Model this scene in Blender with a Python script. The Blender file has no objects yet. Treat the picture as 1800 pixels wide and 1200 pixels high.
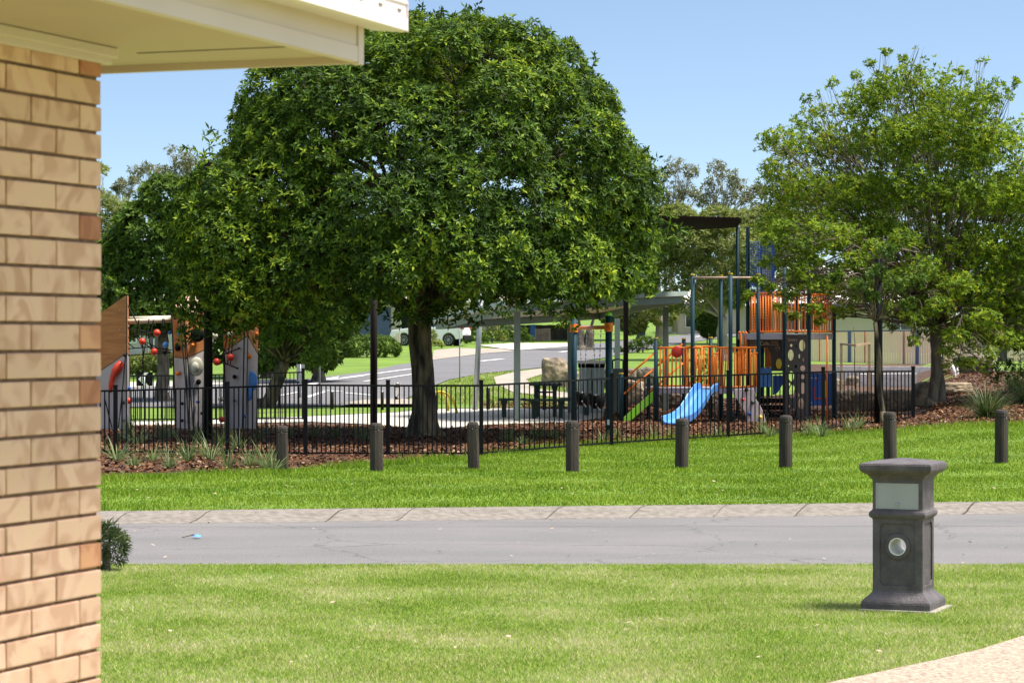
import bpy, bmesh, math, random
import numpy as np
from mathutils import Vector, Matrix
S = bpy.context.scene
# ---------------------------------------------------------------- camera
F, CX, HY, CZ = 4543.0, 900.0, 590.0, 2.06
cam_d = bpy.data.cameras.new('camera'); cam = bpy.data.objects.new('camera', cam_d)
S.collection.objects.link(cam); S.camera = cam
cam.location = (0, 0, CZ); cam.rotation_euler = (math.radians(90), 0, 0)
cam_d.sensor_width = 36; cam_d.lens = F/1800*36; cam_d.shift_y = -10/1800
cam_d.clip_start = 0.1; cam_d.clip_end = 3000
cam_d.dof.use_dof = True; cam_d.dof.focus_distance = 48; cam_d.dof.aperture_fstop = 11
# ---------------------------------------------------------------- light
SUN_EL, SUN_AZ = math.radians(67), math.radians(100)      # azimuth measured from +Y towards +X
world = bpy.data.worlds.new('World'); S.world = world; world.use_nodes = True
wn = world.node_tree.nodes; wl = world.node_tree.links
bg = wn['Background']; sky = wn.new('ShaderNodeTexSky')
sky.sky_type = 'NISHITA'; sky.sun_disc = False; sky.sun_elevation = SUN_EL; sky.sun_rotation = SUN_AZ
sky.air_density = 1.0; sky.dust_density = 0.9; sky.ozone_density = 1.0
tc = wn.new('ShaderNodeTexCoord'); mp = wn.new('ShaderNodeMapping'); mp.vector_type = 'POINT'
mp.inputs['Scale'].default_value = (1, 1, 2.4); mp.inputs['Location'].default_value = (0, 0, 0.05)
wl.new(tc.outputs['Generated'], mp.inputs['Vector']); wl.new(mp.outputs['Vector'], sky.inputs['Vector'])
hsv = wn.new('ShaderNodeHueSaturation'); hsv.inputs['Hue'].default_value = .492; hsv.inputs['Saturation'].default_value = .93
wl.new(sky.outputs[0], hsv.inputs['Color']); wl.new(hsv.outputs[0], bg.inputs[0]); bg.inputs[1].default_value = 0.108
sun_d = bpy.data.lights.new('sun', 'SUN'); sun = bpy.data.objects.new('sun', sun_d); S.collection.objects.link(sun)
sun_d.energy = 4.9; sun_d.angle = math.radians(18); sun_d.color = (1, .95, .86)
sd = Vector((math.sin(SUN_AZ)*math.cos(SUN_EL), math.cos(SUN_AZ)*math.cos(SUN_EL), math.sin(SUN_EL)))
sun.rotation_euler = sd.to_track_quat('Z', 'Y').to_euler(); sun.location = (0, 60, 60)
S.view_settings.view_transform = 'Standard'; S.view_settings.look = 'None'
S.view_settings.exposure = 1.0; S.view_settings.gamma = 1; S.view_settings.use_curve_mapping = False
S.cycles.max_bounces = 8; S.cycles.diffuse_bounces = 4; S.cycles.transmission_bounces = 6
rnd = random.Random(7); R = np.random.default_rng(11)
# ---------------------------------------------------------------- materials
def mat(name, c, c2=None, rough=.65, scale=4, bump=0, bscale=None, metal=0, detail=5, spec=.4, stretch=None, lo=.35, hi=.65, coat=0):
    m = bpy.data.materials.new(name); m.use_nodes = True; nt = m.node_tree; n, l = nt.nodes, nt.links
    b = n['Principled BSDF']; b.inputs['Roughness'].default_value = rough; b.inputs['Metallic'].default_value = metal
    b.inputs['Specular IOR Level'].default_value = spec; b.inputs['Coat Weight'].default_value = coat
    if c2 is None: c2 = tuple(x*.78 for x in c)
    t = n.new('ShaderNodeTexCoord'); mpp = n.new('ShaderNodeMapping'); l.new(t.outputs['Object'], mpp.inputs[0])
    if stretch: mpp.inputs['Scale'].default_value = stretch
    nz = n.new('ShaderNodeTexNoise'); nz.inputs['Scale'].default_value = scale; nz.inputs['Detail'].default_value = detail
    l.new(mpp.outputs[0], nz.inputs['Vector'])
    r = n.new('ShaderNodeValToRGB'); r.color_ramp.elements[0].position = lo; r.color_ramp.elements[1].position = hi
    r.color_ramp.elements[0].color = (*c2, 1); r.color_ramp.elements[1].color = (*c, 1)
    l.new(nz.outputs[0], r.inputs[0]); l.new(r.outputs[0], b.inputs['Base Color'])
    if bump:
        nb = n.new('ShaderNodeTexNoise'); nb.inputs['Scale'].default_value = bscale or scale*6; nb.inputs['Detail'].default_value = 6
        l.new(mpp.outputs[0], nb.inputs['Vector'])
        bp = n.new('ShaderNodeBump'); bp.inputs['Strength'].default_value = bump; bp.inputs['Distance'].default_value = .02
        l.new(nb.outputs[0], bp.inputs['Height']); l.new(bp.outputs[0], b.inputs['Normal'])
    return m
def ramp_mat(name, stops, attr='tint', rough=.6, trans=0, spec=.35, noise=None, tcol=None):
    """colour from a per-leaf / per-chip random attribute"""
    m = bpy.data.materials.new(name); m.use_nodes = True; nt = m.node_tree; n, l = nt.nodes, nt.links
    b = n['Principled BSDF']; b.inputs['Roughness'].default_value = rough; b.inputs['Specular IOR Level'].default_value = spec
    a = n.new('ShaderNodeAttribute'); a.attribute_name = attr
    src = a.outputs['Fac']
    if noise:
        t = n.new('ShaderNodeTexCoord'); nz = n.new('ShaderNodeTexNoise'); nz.inputs['Scale'].default_value = noise[0]; nz.inputs['Detail'].default_value = 4
        l.new(t.outputs['Object'], nz.inputs['Vector'])
        ma = n.new('ShaderNodeMath'); ma.operation = 'MULTIPLY_ADD'; ma.inputs[1].default_value = noise[1]; l.new(nz.outputs[0], ma.inputs[0])
        mb = n.new('ShaderNodeMath'); mb.operation = 'SUBTRACT'; mb.inputs[1].default_value = noise[1]*.5; l.new(src, mb.inputs[0])
        l.new(mb.outputs[0], ma.inputs[2]); src = ma.outputs[0]
    r = n.new('ShaderNodeValToRGB'); cr = r.color_ramp
    while len(cr.elements) < len(stops): cr.elements.new(.5)
    for e, (p, c) in zip(cr.elements, stops): e.position = p; e.color = (*c, 1)
    l.new(src, r.inputs[0]); l.new(r.outputs[0], b.inputs['Base Color'])
    if trans:
        tr = n.new('ShaderNodeBsdfTranslucent'); mx = n.new('ShaderNodeMixShader'); mx.inputs[0].default_value = trans
        hs = n.new('ShaderNodeHueSaturation'); hs.inputs['Value'].default_value = 1.25; hs.inputs['Hue'].default_value = .485
        l.new(r.outputs[0], hs.inputs['Color']); l.new(hs.outputs[0], tr.inputs[0])
        l.new(b.outputs[0], mx.inputs[1]); l.new(tr.outputs[0], mx.inputs[2]); l.new(mx.outputs[0], n['Material Output'].inputs[0])
    return m
# ---------------------------------------------------------------- terrain
ZB = [(-100, .1), (62, .1), (70, .12), (78, .25), (88, .47), (100, .74), (120, 1.17), (150, 1.8), (200, 2.7), (300, 4.0), (700, 6.0)]
def zp(Y):
    for (a, za), (b, zb) in zip(ZB, ZB[1:]):
        if Y <= b: return za+(zb-za)*(Y-a)/(b-a)
    return ZB[-1][1]
def sst(t): t = max(0, min(1, t)); return t*t*(3-2*t)
def bank(X, Y): return .30*sst((X-3)/6)*sst((Y-34)/14)*(1-sst((Y-84)/14))*(1-sst((Y-53)/5)*(1-sst((X-.153*Y)/.9)))+.52*sst((Y-60)/13)*sst((X-10.2)/2.6)*(1-sst((Y-84)/14))
def YK(X): return 29.2+.16*max(-12, min(40, X))          # far edge of the near road
def gz(X, Y):
    if Y < YK(X): return 0.0
    return zp(Y)+bank(X, Y)
def G(px, py):                                             # ground point seen at a picture position
    kx, kz = (px-CX)/F, (HY-py)/F
    lo = 6.0; Y = lo
    while Y < 500:
        if CZ+kz*Y <= gz(kx*Y, Y): break
        lo = Y; Y += .5
    hi = Y
    for _ in range(30):
        m = (lo+hi)/2
        if CZ+kz*m <= gz(kx*m, m): hi = m
        else: lo = m
    return Vector((kx*hi, hi, gz(kx*hi, hi)))
def W(px, py, Y): return Vector(((px-CX)/F*Y, Y, CZ+(HY-py)/F*Y))
def GX(px, Y): return Vector(((px-CX)/F*Y, Y, gz((px-CX)/F*Y, Y)))
# ---------------------------------------------------------------- objects
def link(o): S.collection.objects.link(o); return o
def tag(o, label=None, cat=None, group=None, kind=None):
    if label: o['label'] = label
    if cat: o['category'] = cat
    if group: o['group'] = group
    if kind: o['kind'] = kind
    return o
def thing(name, label, cat, loc=(0, 0, 0), rz=0, group=None):
    o = link(bpy.data.objects.new(name, None)); o.location = loc; o.rotation_euler = (0, 0, rz); o.empty_display_size = .2
    return tag(o, label, cat, group)
def place(me, name, parent=None, local=False):
    o = link(bpy.data.objects.new(name, me))
    if parent is not None:
        o.parent = parent
    return o
def origin_of(p):
    v = Vector((0, 0, 0))
    while p is not None: v += Vector(p.location); p = p.parent
    return v
class MB:
    def __init__(s): s.v = []; s.f = []; s.t = []
    def add(s, vs, fs):
        n = len(s.v); s.v += [tuple(v) for v in vs]; s.f += [tuple(i+n for i in f) for f in fs]; return s
    def box(s, c, h, ax=None):                             # centre, half sizes, axes
        c = Vector(c); ax = ax or (Vector((1, 0, 0)), Vector((0, 1, 0)), Vector((0, 0, 1)))
        vs = [c+ax[0]*h[0]*i+ax[1]*h[1]*j+ax[2]*h[2]*k for i in (-1, 1) for j in (-1, 1) for k in (-1, 1)]
        return s.add(vs, [(0, 1, 3, 2), (4, 6, 7, 5), (0, 4, 5, 1), (2, 3, 7, 6), (0, 2, 6, 4), (1, 5, 7, 3)])
    def bar(s, a, b, w, h, up=(0, 0, 1)):                  # box along a-b
        a, b = Vector(a), Vector(b); d = (b-a); L = d.length; d.normalize(); up = Vector(up)
        x = d.cross(up)
        if x.length < 1e-4: x = d.cross(Vector((0, 1, 0)))
        x.normalize(); z = x.cross(d)
        return s.box((a+b)/2, (L/2, w/2, h/2), (d, x, z))
    def tube(s, pts, rad, n=8, cap=True):
        pts = [Vector(p) for p in pts]; rad = rad if isinstance(rad, (list, tuple)) else [rad]*len(pts)
        base = len(s.v); prev = None
        for i, p in enumerate(pts):
            d = (pts[min(i+1, len(pts)-1)]-pts[max(i-1, 0)]); d.normalize()
            if prev is None:
                x = d.cross(Vector((0, 0, 1)))
                if x.length < .05: x = d.cross(Vector((0, 1, 0)))
            else: x = prev-d*prev.dot(d)
            x.normalize(); prev = x; y = d.cross(x)
            for k in range(n):
                a = 2*math.pi*k/n; s.v.append(tuple(p+(x*math.cos(a)+y*math.sin(a))*rad[i]))
        for i in range(len(pts)-1):
            for k in range(n):
                k2 = (k+1) % n
                s.f.append((base+i*n+k, base+i*n+k2, base+(i+1)*n+k2, base+(i+1)*n+k))
        if cap:
            s.f.append(tuple(base+k for k in reversed(range(n)))); s.f.append(tuple(base+(len(pts)-1)*n+k for k in range(n)))
        return s
    def ball(s, c, r, nu=12, nv=8, ax=None):
        c = Vector(c); r = r if isinstance(r, (tuple, list)) else (r, r, r); base = len(s.v)
        ax = ax or (Vector((1, 0, 0)), Vector((0, 1, 0)), Vector((0, 0, 1)))
        for j in range(1, nv):
            t = math.pi*j/nv
            for i in range(nu):
                p = 2*math.pi*i/nu
                s.v.append(tuple(c+ax[0]*r[0]*math.sin(t)*math.cos(p)+ax[1]*r[1]*math.sin(t)*math.sin(p)+ax[2]*r[2]*math.cos(t)))
        s.v.append(tuple(c+ax[2]*r[2])); s.v.append(tuple(c-ax[2]*r[2])); T = len(s.v)-2
        for i in range(nu):
            i2 = (i+1) % nu
            s.f.append((T, base+i, base+i2)); s.f.append((T+1, base+(nv-2)*nu+i2, base+(nv-2)*nu+i))
            for j in range(nv-2): s.f.append((base+j*nu+i, base+(j+1)*nu+i, base+(j+1)*nu+i2, base+j*nu+i2))
        return s
    def prism(s, poly, d):                                 # polygon (3D points) extruded by vector d
        poly = [Vector(p) for p in poly]; n = len(poly); d = Vector(d)
        return s.add(poly+[p+d for p in poly], [tuple(range(n))[::-1], tuple(range(n, 2*n))]+[(i, (i+1) % n, n+(i+1) % n, n+i) for i in range(n)])
    def mesh(s, name, m, off=(0, 0, 0), smooth=False, bevel=0):
        me = bpy.data.meshes.new(name)
        me.from_pydata([(v[0]-off[0], v[1]-off[1], v[2]-off[2]) for v in s.v], [], s.f)
        bm = bmesh.new(); bm.from_mesh(me); bmesh.ops.recalc_face_normals(bm, faces=bm.faces)
        if bevel: bmesh.ops.bevel(bm, geom=[e for e in bm.edges if e.calc_face_angle(0) > .5], offset=bevel, segments=2, profile=.6, affect='EDGES', clamp_overlap=True)
        bm.to_mesh(me); bm.free(); me.materials.append(m)
        if smooth: me.polygons.foreach_set('use_smooth', [True]*len(me.polygons))
        return me
    def build(s, name, m, parent=None, smooth=False, bevel=0, loc=None, label=None):
        off = origin_of(parent) if parent is not None else (loc or (0, 0, 0))
        o = place(s.mesh(name, m, off, smooth, bevel), name, parent)
        if parent is None and loc: o.location = loc
        if label: o['label'] = label
        return o
def copy_tree(o, parent=None):
    c = o.copy(); link(c)
    if parent is not None: c.parent = parent
    for ch in list(o.children): copy_tree(ch, c)
    return c
def clone(o, loc, rz=None, sc=None, label=None, group=None):
    c = copy_tree(o); c.location = loc
    if rz is not None: c.rotation_euler = (0, 0, rz)
    if sc is not None: c.scale = sc if isinstance(sc, tuple) else (sc, sc, sc)
    if label: c['label'] = label
    if group: c['group'] = group
    return c
def tri_mesh(name, verts, faces, tint, m, smooth=False):   # numpy verts (N,3), faces (M,k), tint (N)
    me = bpy.data.meshes.new(name); k = faces.shape[1]
    me.vertices.add(len(verts)); me.vertices.foreach_set('co', verts.astype(np.float32).ravel())
    me.loops.add(faces.size); me.loops.foreach_set('vertex_index', faces.astype(np.int32).ravel())
    me.polygons.add(len(faces)); me.polygons.foreach_set('loop_start', np.arange(0, faces.size, k, dtype=np.int32))
    if smooth: me.polygons.foreach_set('use_smooth', np.ones(len(faces), dtype=bool))
    at = me.attributes.new('tint', 'FLOAT', 'POINT'); at.data.foreach_set('value', tint.astype(np.float32))
    me.update(); me.materials.append(m); return me
def nrm(a): return a/np.maximum(np.linalg.norm(a, axis=-1, keepdims=True), 1e-9)
def leaves(P, A, k, L, Wd, spread=(.7, 1.3), droop=.25, tw=.5, tl=.5, jit=.1):
    """whorls of k folded leaves at P around axes A; returns verts, faces, tint"""
    N = len(P); A = nrm(A); ref = np.tile([0., 0, 1.], (N, 1)); ref[np.abs(A[:, 2]) > .9] = [1., 0, 0]
    U = nrm(np.cross(A, ref)); V = np.cross(A, U)
    ph = (np.arange(k)[None]*2*np.pi/k+R.uniform(0, 6.28, (N, 1))+R.normal(0, .25, (N, k)))[..., None]
    th = R.uniform(spread[0], spread[1], (N, k, 1))
    D = A[:, None]*np.cos(th)+(U[:, None]*np.cos(ph)+V[:, None]*np.sin(ph))*np.sin(th); D[..., 2] -= droop*R.uniform(.2, 1.4, (N, k)); D = nrm(D)
    Sd = nrm(np.cross(D, A[:, None]+R.normal(0, .25, (N, k, 3)))); Nn = np.cross(Sd, D)
    ln = L*R.uniform(.7, 1.2, (N, k, 1)); w = Wd*R.uniform(.8, 1.2, (N, k, 1)); p = P[:, None]+R.normal(0, L*jit, (N, k, 3))
    v = np.stack([p, p+D*ln*.5+Sd*w*.5+Nn*ln*.07, p+D*ln-Nn*ln*.06, p+D*ln*.5-Sd*w*.5+Nn*ln*.07], 2).reshape(-1, 3)
    n = N*k; i = np.arange(n)*4
    f = np.concatenate([np.stack([i, i+1, i+2], 1), np.stack([i, i+2, i+3], 1)])
    t = np.clip((R.uniform(0, 1, (N, 1))*tw+R.uniform(0, 1, (N, k))*tl), 0, 1)
    return v, f, np.repeat(t.ravel(), 4)
# ---------------------------------------------------------------- materials in use
M = {}
M['brick'] = mat('brick', (.50, .36, .22))
def brick_mat():
    m = bpy.data.materials.new('tan_brick'); m.use_nodes = True; n, l = m.node_tree.nodes, m.node_tree.links
    b = n['Principled BSDF']; b.inputs['Roughness'].default_value = .85
    t = n.new('ShaderNodeTexCoord'); a = n.new('ShaderNodeAttribute'); a.attribute_name = 'tint'
    ad = n.new('ShaderNodeVectorMath'); ad.operation = 'MULTIPLY_ADD'; ad.inputs[1].default_value = (40, 23, 11)
    l.new(a.outputs['Vector'], ad.inputs[0]); l.new(t.outputs['Object'], ad.inputs[2])
    nz = n.new('ShaderNodeTexNoise'); nz.inputs['Scale'].default_value = 6; nz.inputs['Detail'].default_value = 1.2; nz.inputs['Distortion'].default_value = 1.8
    l.new(ad.outputs[0], nz.inputs['Vector'])
    r = n.new('ShaderNodeValToRGB'); e = r.color_ramp.elements; e[0].position = .38; e[0].color = (.64, .375, .25, 1); e[1].position = .55; e[1].color = (.80, .515, .37, 1)
    r.color_ramp.elements.new(.66).color = (.80, .53, .36, 1)
    l.new(nz.outputs[0], r.inputs[0])
    r2 = n.new('ShaderNodeValToRGB'); e = r2.color_ramp.elements; e[0].position = 0; e[0].color = (1, 1, 1, 1); e[1].position = .8; e[1].color = (.86, .84, .80, 1)
    r2.color_ramp.elements.new(.9).color = (.85, .62, .45, 1); r2.color_ramp.elements.new(1.0).color = (.55, .36, .27, 1)
    l.new(a.outputs['Fac'], r2.inputs[0])
    mx = n.new('ShaderNodeMix'); mx.data_type = 'RGBA'; mx.blend_type = 'MULTIPLY'; mx.inputs['Factor'].default_value = 1
    l.new(r.outputs[0], mx.inputs[6]); l.new(r2.outputs[0], mx.inputs[7]); l.new(mx.outputs[2], b.inputs['Base Color'])
    n2 = n.new('ShaderNodeTexNoise'); n2.inputs['Scale'].default_value = 160; n2.inputs['Detail'].default_value = 4; l.new(t.outputs['Object'], n2.inputs['Vector'])
    bp = n.new('ShaderNodeBump'); bp.inputs['Strength'].default_value = .35; bp.inputs['Distance'].default_value = .004
    l.new(n2.outputs[0], bp.inputs['Height']); l.new(bp.outputs[0], b.inputs['Normal'])
    return m
M['brick'] = brick_mat()
M['mortar'] = mat('mortar', (.26, .165, .105), (.17, .105, .066), .95, 30, .4)
M['cream'] = mat('cream_paint', (.66, .54, .48), (.63, .51, .45), .45, 3)
M['soffit'] = mat('soffit_board', (.54, .42, .345), (.51, .40, .33), .7, 2)
M['gutter'] = mat('gutter_paint', (.78, .67, .65), (.75, .64, .62), .35, 3)
M['slot'] = mat('slot_dark', (.2, .17, .14), None, .7)
M['roof'] = mat('roof_tile', (.3, .26, .22), None, .8, 3, .4)
M['mail'] = mat('cast_concrete_grey', (.112, .095, .096), (.070, .060, .061), .62, 9, .4, 60)
M['steel'] = mat('brushed_steel', (.40, .40, .40), (.36, .36, .36), .42, 3, metal=.35)
M['white'] = mat('white_plastic', (.86, .83, .77), (.80, .77, .72), .5)
M['slab'] = mat('pad_concrete', (.35, .32, .27), (.24, .22, .18), .9, 12, .4)
def asphalt(name, c, c2, crack=True):
    m = mat(name, c, c2, .9, 75, .6, 200, detail=4, lo=.33, hi=.67)
    n, l = m.node_tree.nodes, m.node_tree.links; b = n['Principled BSDF']; t = n['Texture Coordinate']
    nz = n.new('ShaderNodeTexNoise'); nz.inputs['Scale'].default_value = .8; nz.inputs['Detail'].default_value = 5
    mp_ = n.new('ShaderNodeMapping'); mp_.inputs['Scale'].default_value = (.5, 1.2, 1); l.new(t.outputs['Object'], mp_.inputs[0]); l.new(mp_.outputs[0], nz.inputs['Vector'])
    r = n.new('ShaderNodeValToRGB'); r.color_ramp.elements[0].position = .35; r.color_ramp.elements[0].color = (.9, .9, .91, 1); r.color_ramp.elements[1].position = .62; r.color_ramp.elements[1].color = (1.07, 1.06, 1.05, 1)
    l.new(nz.outputs[0], r.inputs[0])
    mx = n.new('ShaderNodeMix'); mx.data_type = 'RGBA'; mx.blend_type = 'MULTIPLY'; mx.inputs['Factor'].default_value = 1
    src = b.inputs['Base Color'].links[0].from_socket; l.new(src, mx.inputs[6]); l.new(r.outputs[0], mx.inputs[7]); out = mx.outputs[2]
    if crack:
        nd = n.new('ShaderNodeTexNoise'); nd.inputs['Scale'].default_value = 3; nd.inputs['Detail'].default_value = 6; l.new(t.outputs['Object'], nd.inputs['Vector'])
        va = n.new('ShaderNodeVectorMath'); va.operation = 'MULTIPLY_ADD'; va.inputs[1].default_value = (.5, .5, 0); l.new(nd.outputs['Color'], va.inputs[0]); l.new(t.outputs['Object'], va.inputs[2])
        vo = n.new('ShaderNodeTexVoronoi'); vo.feature = 'DISTANCE_TO_EDGE'; vo.inputs['Scale'].default_value = .33; l.new(va.outputs[0], vo.inputs['Vector'])
        rr = n.new('ShaderNodeValToRGB'); rr.color_ramp.elements[0].position = .001; rr.color_ramp.elements[0].color = (.45, .45, .45, 1); rr.color_ramp.elements[1].position = .006
        rr.color_ramp.elements[1].color = (1, 1, 1, 1); l.new(vo.outputs['Distance'], rr.inputs[0])
        m2 = n.new('ShaderNodeMix'); m2.data_type = 'RGBA'; m2.blend_type = 'MULTIPLY'; m2.inputs['Factor'].default_value = .8
        l.new(out, m2.inputs[6]); l.new(rr.outputs[0], m2.inputs[7]); out = m2.outputs[2]
    l.new(out, b.inputs['Base Color']); return m
M['asphalt'] = asphalt('asphalt', (.225, .212, .205), (.105, .10, .10))
M['asphalt_far'] = asphalt('far_asphalt', (.155, .15, .155), (.12, .117, .122), False)
M['kerb'] = mat('kerb_concrete', (.245, .215, .185), (.14, .12, .10), .92, 11, .5, 60, stretch=(1, 2, 2), lo=.3, hi=.7)
M['joint'] = mat('joint_dark', (.06, .05, .04), None, .95)
M['concrete'] = mat('path_concrete', (.46, .43, .37), (.36, .34, .29), .9, 3, .2, 40)
M['apron'] = mat('worn_concrete', (.33, .28, .23), (.25, .215, .175), .9, 1.2, .2, 40)
M['aggregate'] = mat('exposed_aggregate', (.44, .335, .25), (.15, .11, .085), .9, 42, .5, 60, detail=3, lo=.3, hi=.62)
M['paint'] = mat('road_paint', (.62, .62, .60), (.5, .5, .48), .7, 8)
M['lawn'] = mat('lawn_soil', (.15, .22, .03), (.20, .19, .08), .95, 1.1, .3, 30)
M['ground'] = mat('park_turf', (.13, .21, .018), (.09, .15, .014), .95, .5, .4, 20)
M['mulch'] = mat('bark_mulch', (.12, .062, .034), (.04, .022, .014), .95, 26, .8, 40, detail=3)
M['softfall'] = mat('red_softfall', (.15, .06, .032), (.07, .03, .018), .95, 18, .7, 40, detail=3)
M['blade_near'] = ramp_mat('grass_blade_near', [(0, (.10, .19, .022)), (.25, (.185, .31, .032)), (.48, (.28, .40, .05)), (.68, (.39, .44, .12)), (.86, (.49, .46, .23)), (1, (.62, .55, .38))], rough=.65, trans=.35, noise=(.9, 1.3), spec=.12)
M['blade_far'] = ramp_mat('grass_blade_verge', [(0, (.045, .10, .006)), (.35, (.105, .20, .010)), (.7, (.21, .34, .016)), (1, (.36, .41, .08))], rough=.6, trans=.36, noise=(.45, .9), spec=.15)
M['chip'] = ramp_mat('bark_chip', [(0, (.03, .013, .008)), (.5, (.10, .042, .02)), (.85, (.19, .09, .045)), (1, (.34, .24, .15))], rough=.95, spec=.1)
M['fig'] = ramp_mat('fig_leaf', [(0, (.012, .030, .004)), (.4, (.037, .082, .007)), (.7, (.112, .20, .012)), (1, (.36, .44, .025))], rough=.55, trans=.32, spec=.18, noise=(.5, .85))
M['olive'] = ramp_mat('lillypilly_leaf', [(0, (.04, .085, .008)), (.4, (.11, .19, .014)), (.75, (.25, .36, .025)), (.96, (.42, .46, .03)), (1, (.34, .14, .02))], rough=.55, trans=.42, spec=.18, noise=(.5, .6))
M['dark'] = ramp_mat('dense_leaf', [(0, (.022, .05, .008)), (.55, (.065, .125, .012)), (1, (.17, .25, .02))], rough=.55, trans=.3, noise=(.3, .5), spec=.2)
M['euc'] = ramp_mat('eucalypt_leaf', [(0, (0.088, 0.094, 0.039)), (.6, (0.149, 0.160, 0.066)), (1, (0.220, 0.220, 0.099))], rough=.55, trans=.35, noise=(.2, .4))
M['mid'] = ramp_mat('wattle_leaf', [(0, (.07, .10, .02)), (.6, (.17, .21, .04)), (1, (.30, .32, .07))], rough=.5, trans=.4, noise=(.2, .4))
M['strap'] = ramp_mat('strap_leaf', [(0, (.05, .09, .03)), (.6, (.11, .17, .05)), (1, (.22, .25, .09))], rough=.45, trans=.3)
M['spiky'] = ramp_mat('fine_strap_leaf', [(0, (.03, .055, .012)), (.6, (.06, .10, .025)), (1, (.16, .17, .06))], rough=.5, trans=.25)
M['bark'] = mat('fig_bark', (.19, .15, .08), (.02, .018, .012), .95, 3.4, 1, 9, stretch=(2.2, 2.2, .5), lo=.40, hi=.66)
M['bark2'] = mat('grey_bark', (.20, .165, .12), (.09, .075, .055), .95, 6, .7, 20, stretch=(1.2, 1.2, .4))
M['eucbark'] = mat('eucalypt_bark', (.38, .33, .26), (.24, .2, .16), .9, 1.5, .3)
M['black'] = mat('black_powdercoat', (.007, .007, .007), (.005, .005, .005), .6, spec=.15)
M['pole'] = mat('brown_pole', (.026, .019, .016), (.017, .013, .011), .55, stretch=(1, 1, .3), spec=.2)
M['bollard'] = mat('weathered_timber', (.062, .046, .036), (.026, .019, .016), .85, 5, .6, 30, stretch=(3, 3, .35))
M['navy'] = mat('teal_powdercoat', (.008, .040, .055), (.007, .034, .048), .6, spec=.2)
M['orange'] = mat('orange_powdercoat', (.90, .23, .018), (.80, .19, .015), .45, spec=.3)
M['red'] = mat('red_plastic', (.62, .05, .02), (.55, .04, .018), .38)
M['blue'] = mat('light_blue_plastic', (.10, .30, .72), (.085, .265, .66), .38)
M['dblue'] = mat('blue_plastic', (.025, .11, .42), None, .4)
M['green'] = mat('lime_plastic', (.30, .75, .04), (.27, .68, .035), .4)
M['yellow'] = mat('yellow_paint', (.75, .55, .03), None, .4)
M['deck'] = mat('lilac_grey_deck', (.42, .40, .44), (.38, .36, .40), .5)
M['wood'] = mat('climbing_ply', (.52, .20, .06), (.34, .12, .035), .55, 2.5, .2, 20, stretch=(1, 1, 8), lo=.3, hi=.7)
M['pinkwood'] = mat('pale_ply', (.56, .36, .28), (.48, .30, .23), .55, 2.5)
M['grey'] = mat('grey_panel', (.46, .40, .385), (.41, .36, .345), .6, 2)
M['cream2'] = mat('cream_plastic', (.62, .58, .44), None, .4)
M['dkpanel'] = mat('dark_panel', (.065, .055, .045), (.05, .042, .035), .55)
M['tan'] = mat('routed_tan', (.45, .33, .24), None, .6)
M['sgreen'] = mat('shelter_green', (.17, .22, .19), (.15, .195, .17), .5)
M['lgreen'] = mat('shelter_fascia', (.36, .43, .39), (.33, .39, .36), .45)
M['dkgreen'] = mat('dark_green_paint', (.018, .045, .03), (.013, .034, .023), .5)
M['canopy'] = mat('dark_canopy', (.012, .006, .006), (.009, .005, .005), .9, spec=.05)
M['ceil'] = mat('shelter_ceiling', (.78, .70, .60), (.72, .65, .55), .7, 1)
M['rope'] = mat('black_rope', (.015, .014, .014), None, .9)
M['galv'] = mat('galvanised', (.40, .42, .43), (.33, .35, .36), .45, 6, metal=.5)
M['rock'] = mat('sandstone', (.34, .26, .17), (.13, .105, .075), .95, 2.6, .8, 9, lo=.38, hi=.62)
M['rock2'] = mat('brown_rock', (.22, .17, .13), (.07, .055, .045), .95, 3.5, .9, 9, lo=.4, hi=.6)
M['fence'] = mat('cream_steel_sheet', (.90, .72, .52), (.85, .68, .48), .55, 1)
M['fred'] = mat('faded_red', (.55, .20, .12), None, .6)
M['fblue'] = mat('slate_blue', (.09, .12, .22), None, .5)
M['timber'] = mat('raw_timber', (.44, .33, .21), (.32, .23, .14), .8, 4, .3, 20)
M['paling'] = mat('weathered_paling', (.42, .34, .26), (.30, .24, .18), .9, 3, .3, 20, stretch=(4, 4, .4))
M['wall'] = mat('cream_render', (.55, .47, .36), (.50, .43, .33), .8, 1)
M['wwall'] = mat('white_brick', (.55, .53, .49), (.46, .44, .41), .85, 3)
M['hroof'] = mat('pale_metal_roof', (.66, .62, .56), (.60, .56, .50), .55, 1)
M['gdoor'] = mat('blue_garage_door', (.10, .14, .24), None, .5)
M['glass'] = mat('dark_glass', (.015, .02, .022), None, .08, spec=.8)
M['carw'] = mat('white_car_paint', (.86, .84, .81), (.84, .82, .79), .22, coat=.6)
M['tyre'] = mat('tyre_rubber', (.018, .018, .018), None, .85)
M['alloy'] = mat('alloy', (.45, .45, .46), None, .3, metal=.7)
M['tail'] = mat('tail_lens', (.45, .02, .015), None, .25)
M['ccwall'] = mat('whitewashed_concrete', (.80, .74, .68), (.55, .50, .45), .9, 9, .3, lo=.3, hi=.5)
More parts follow.
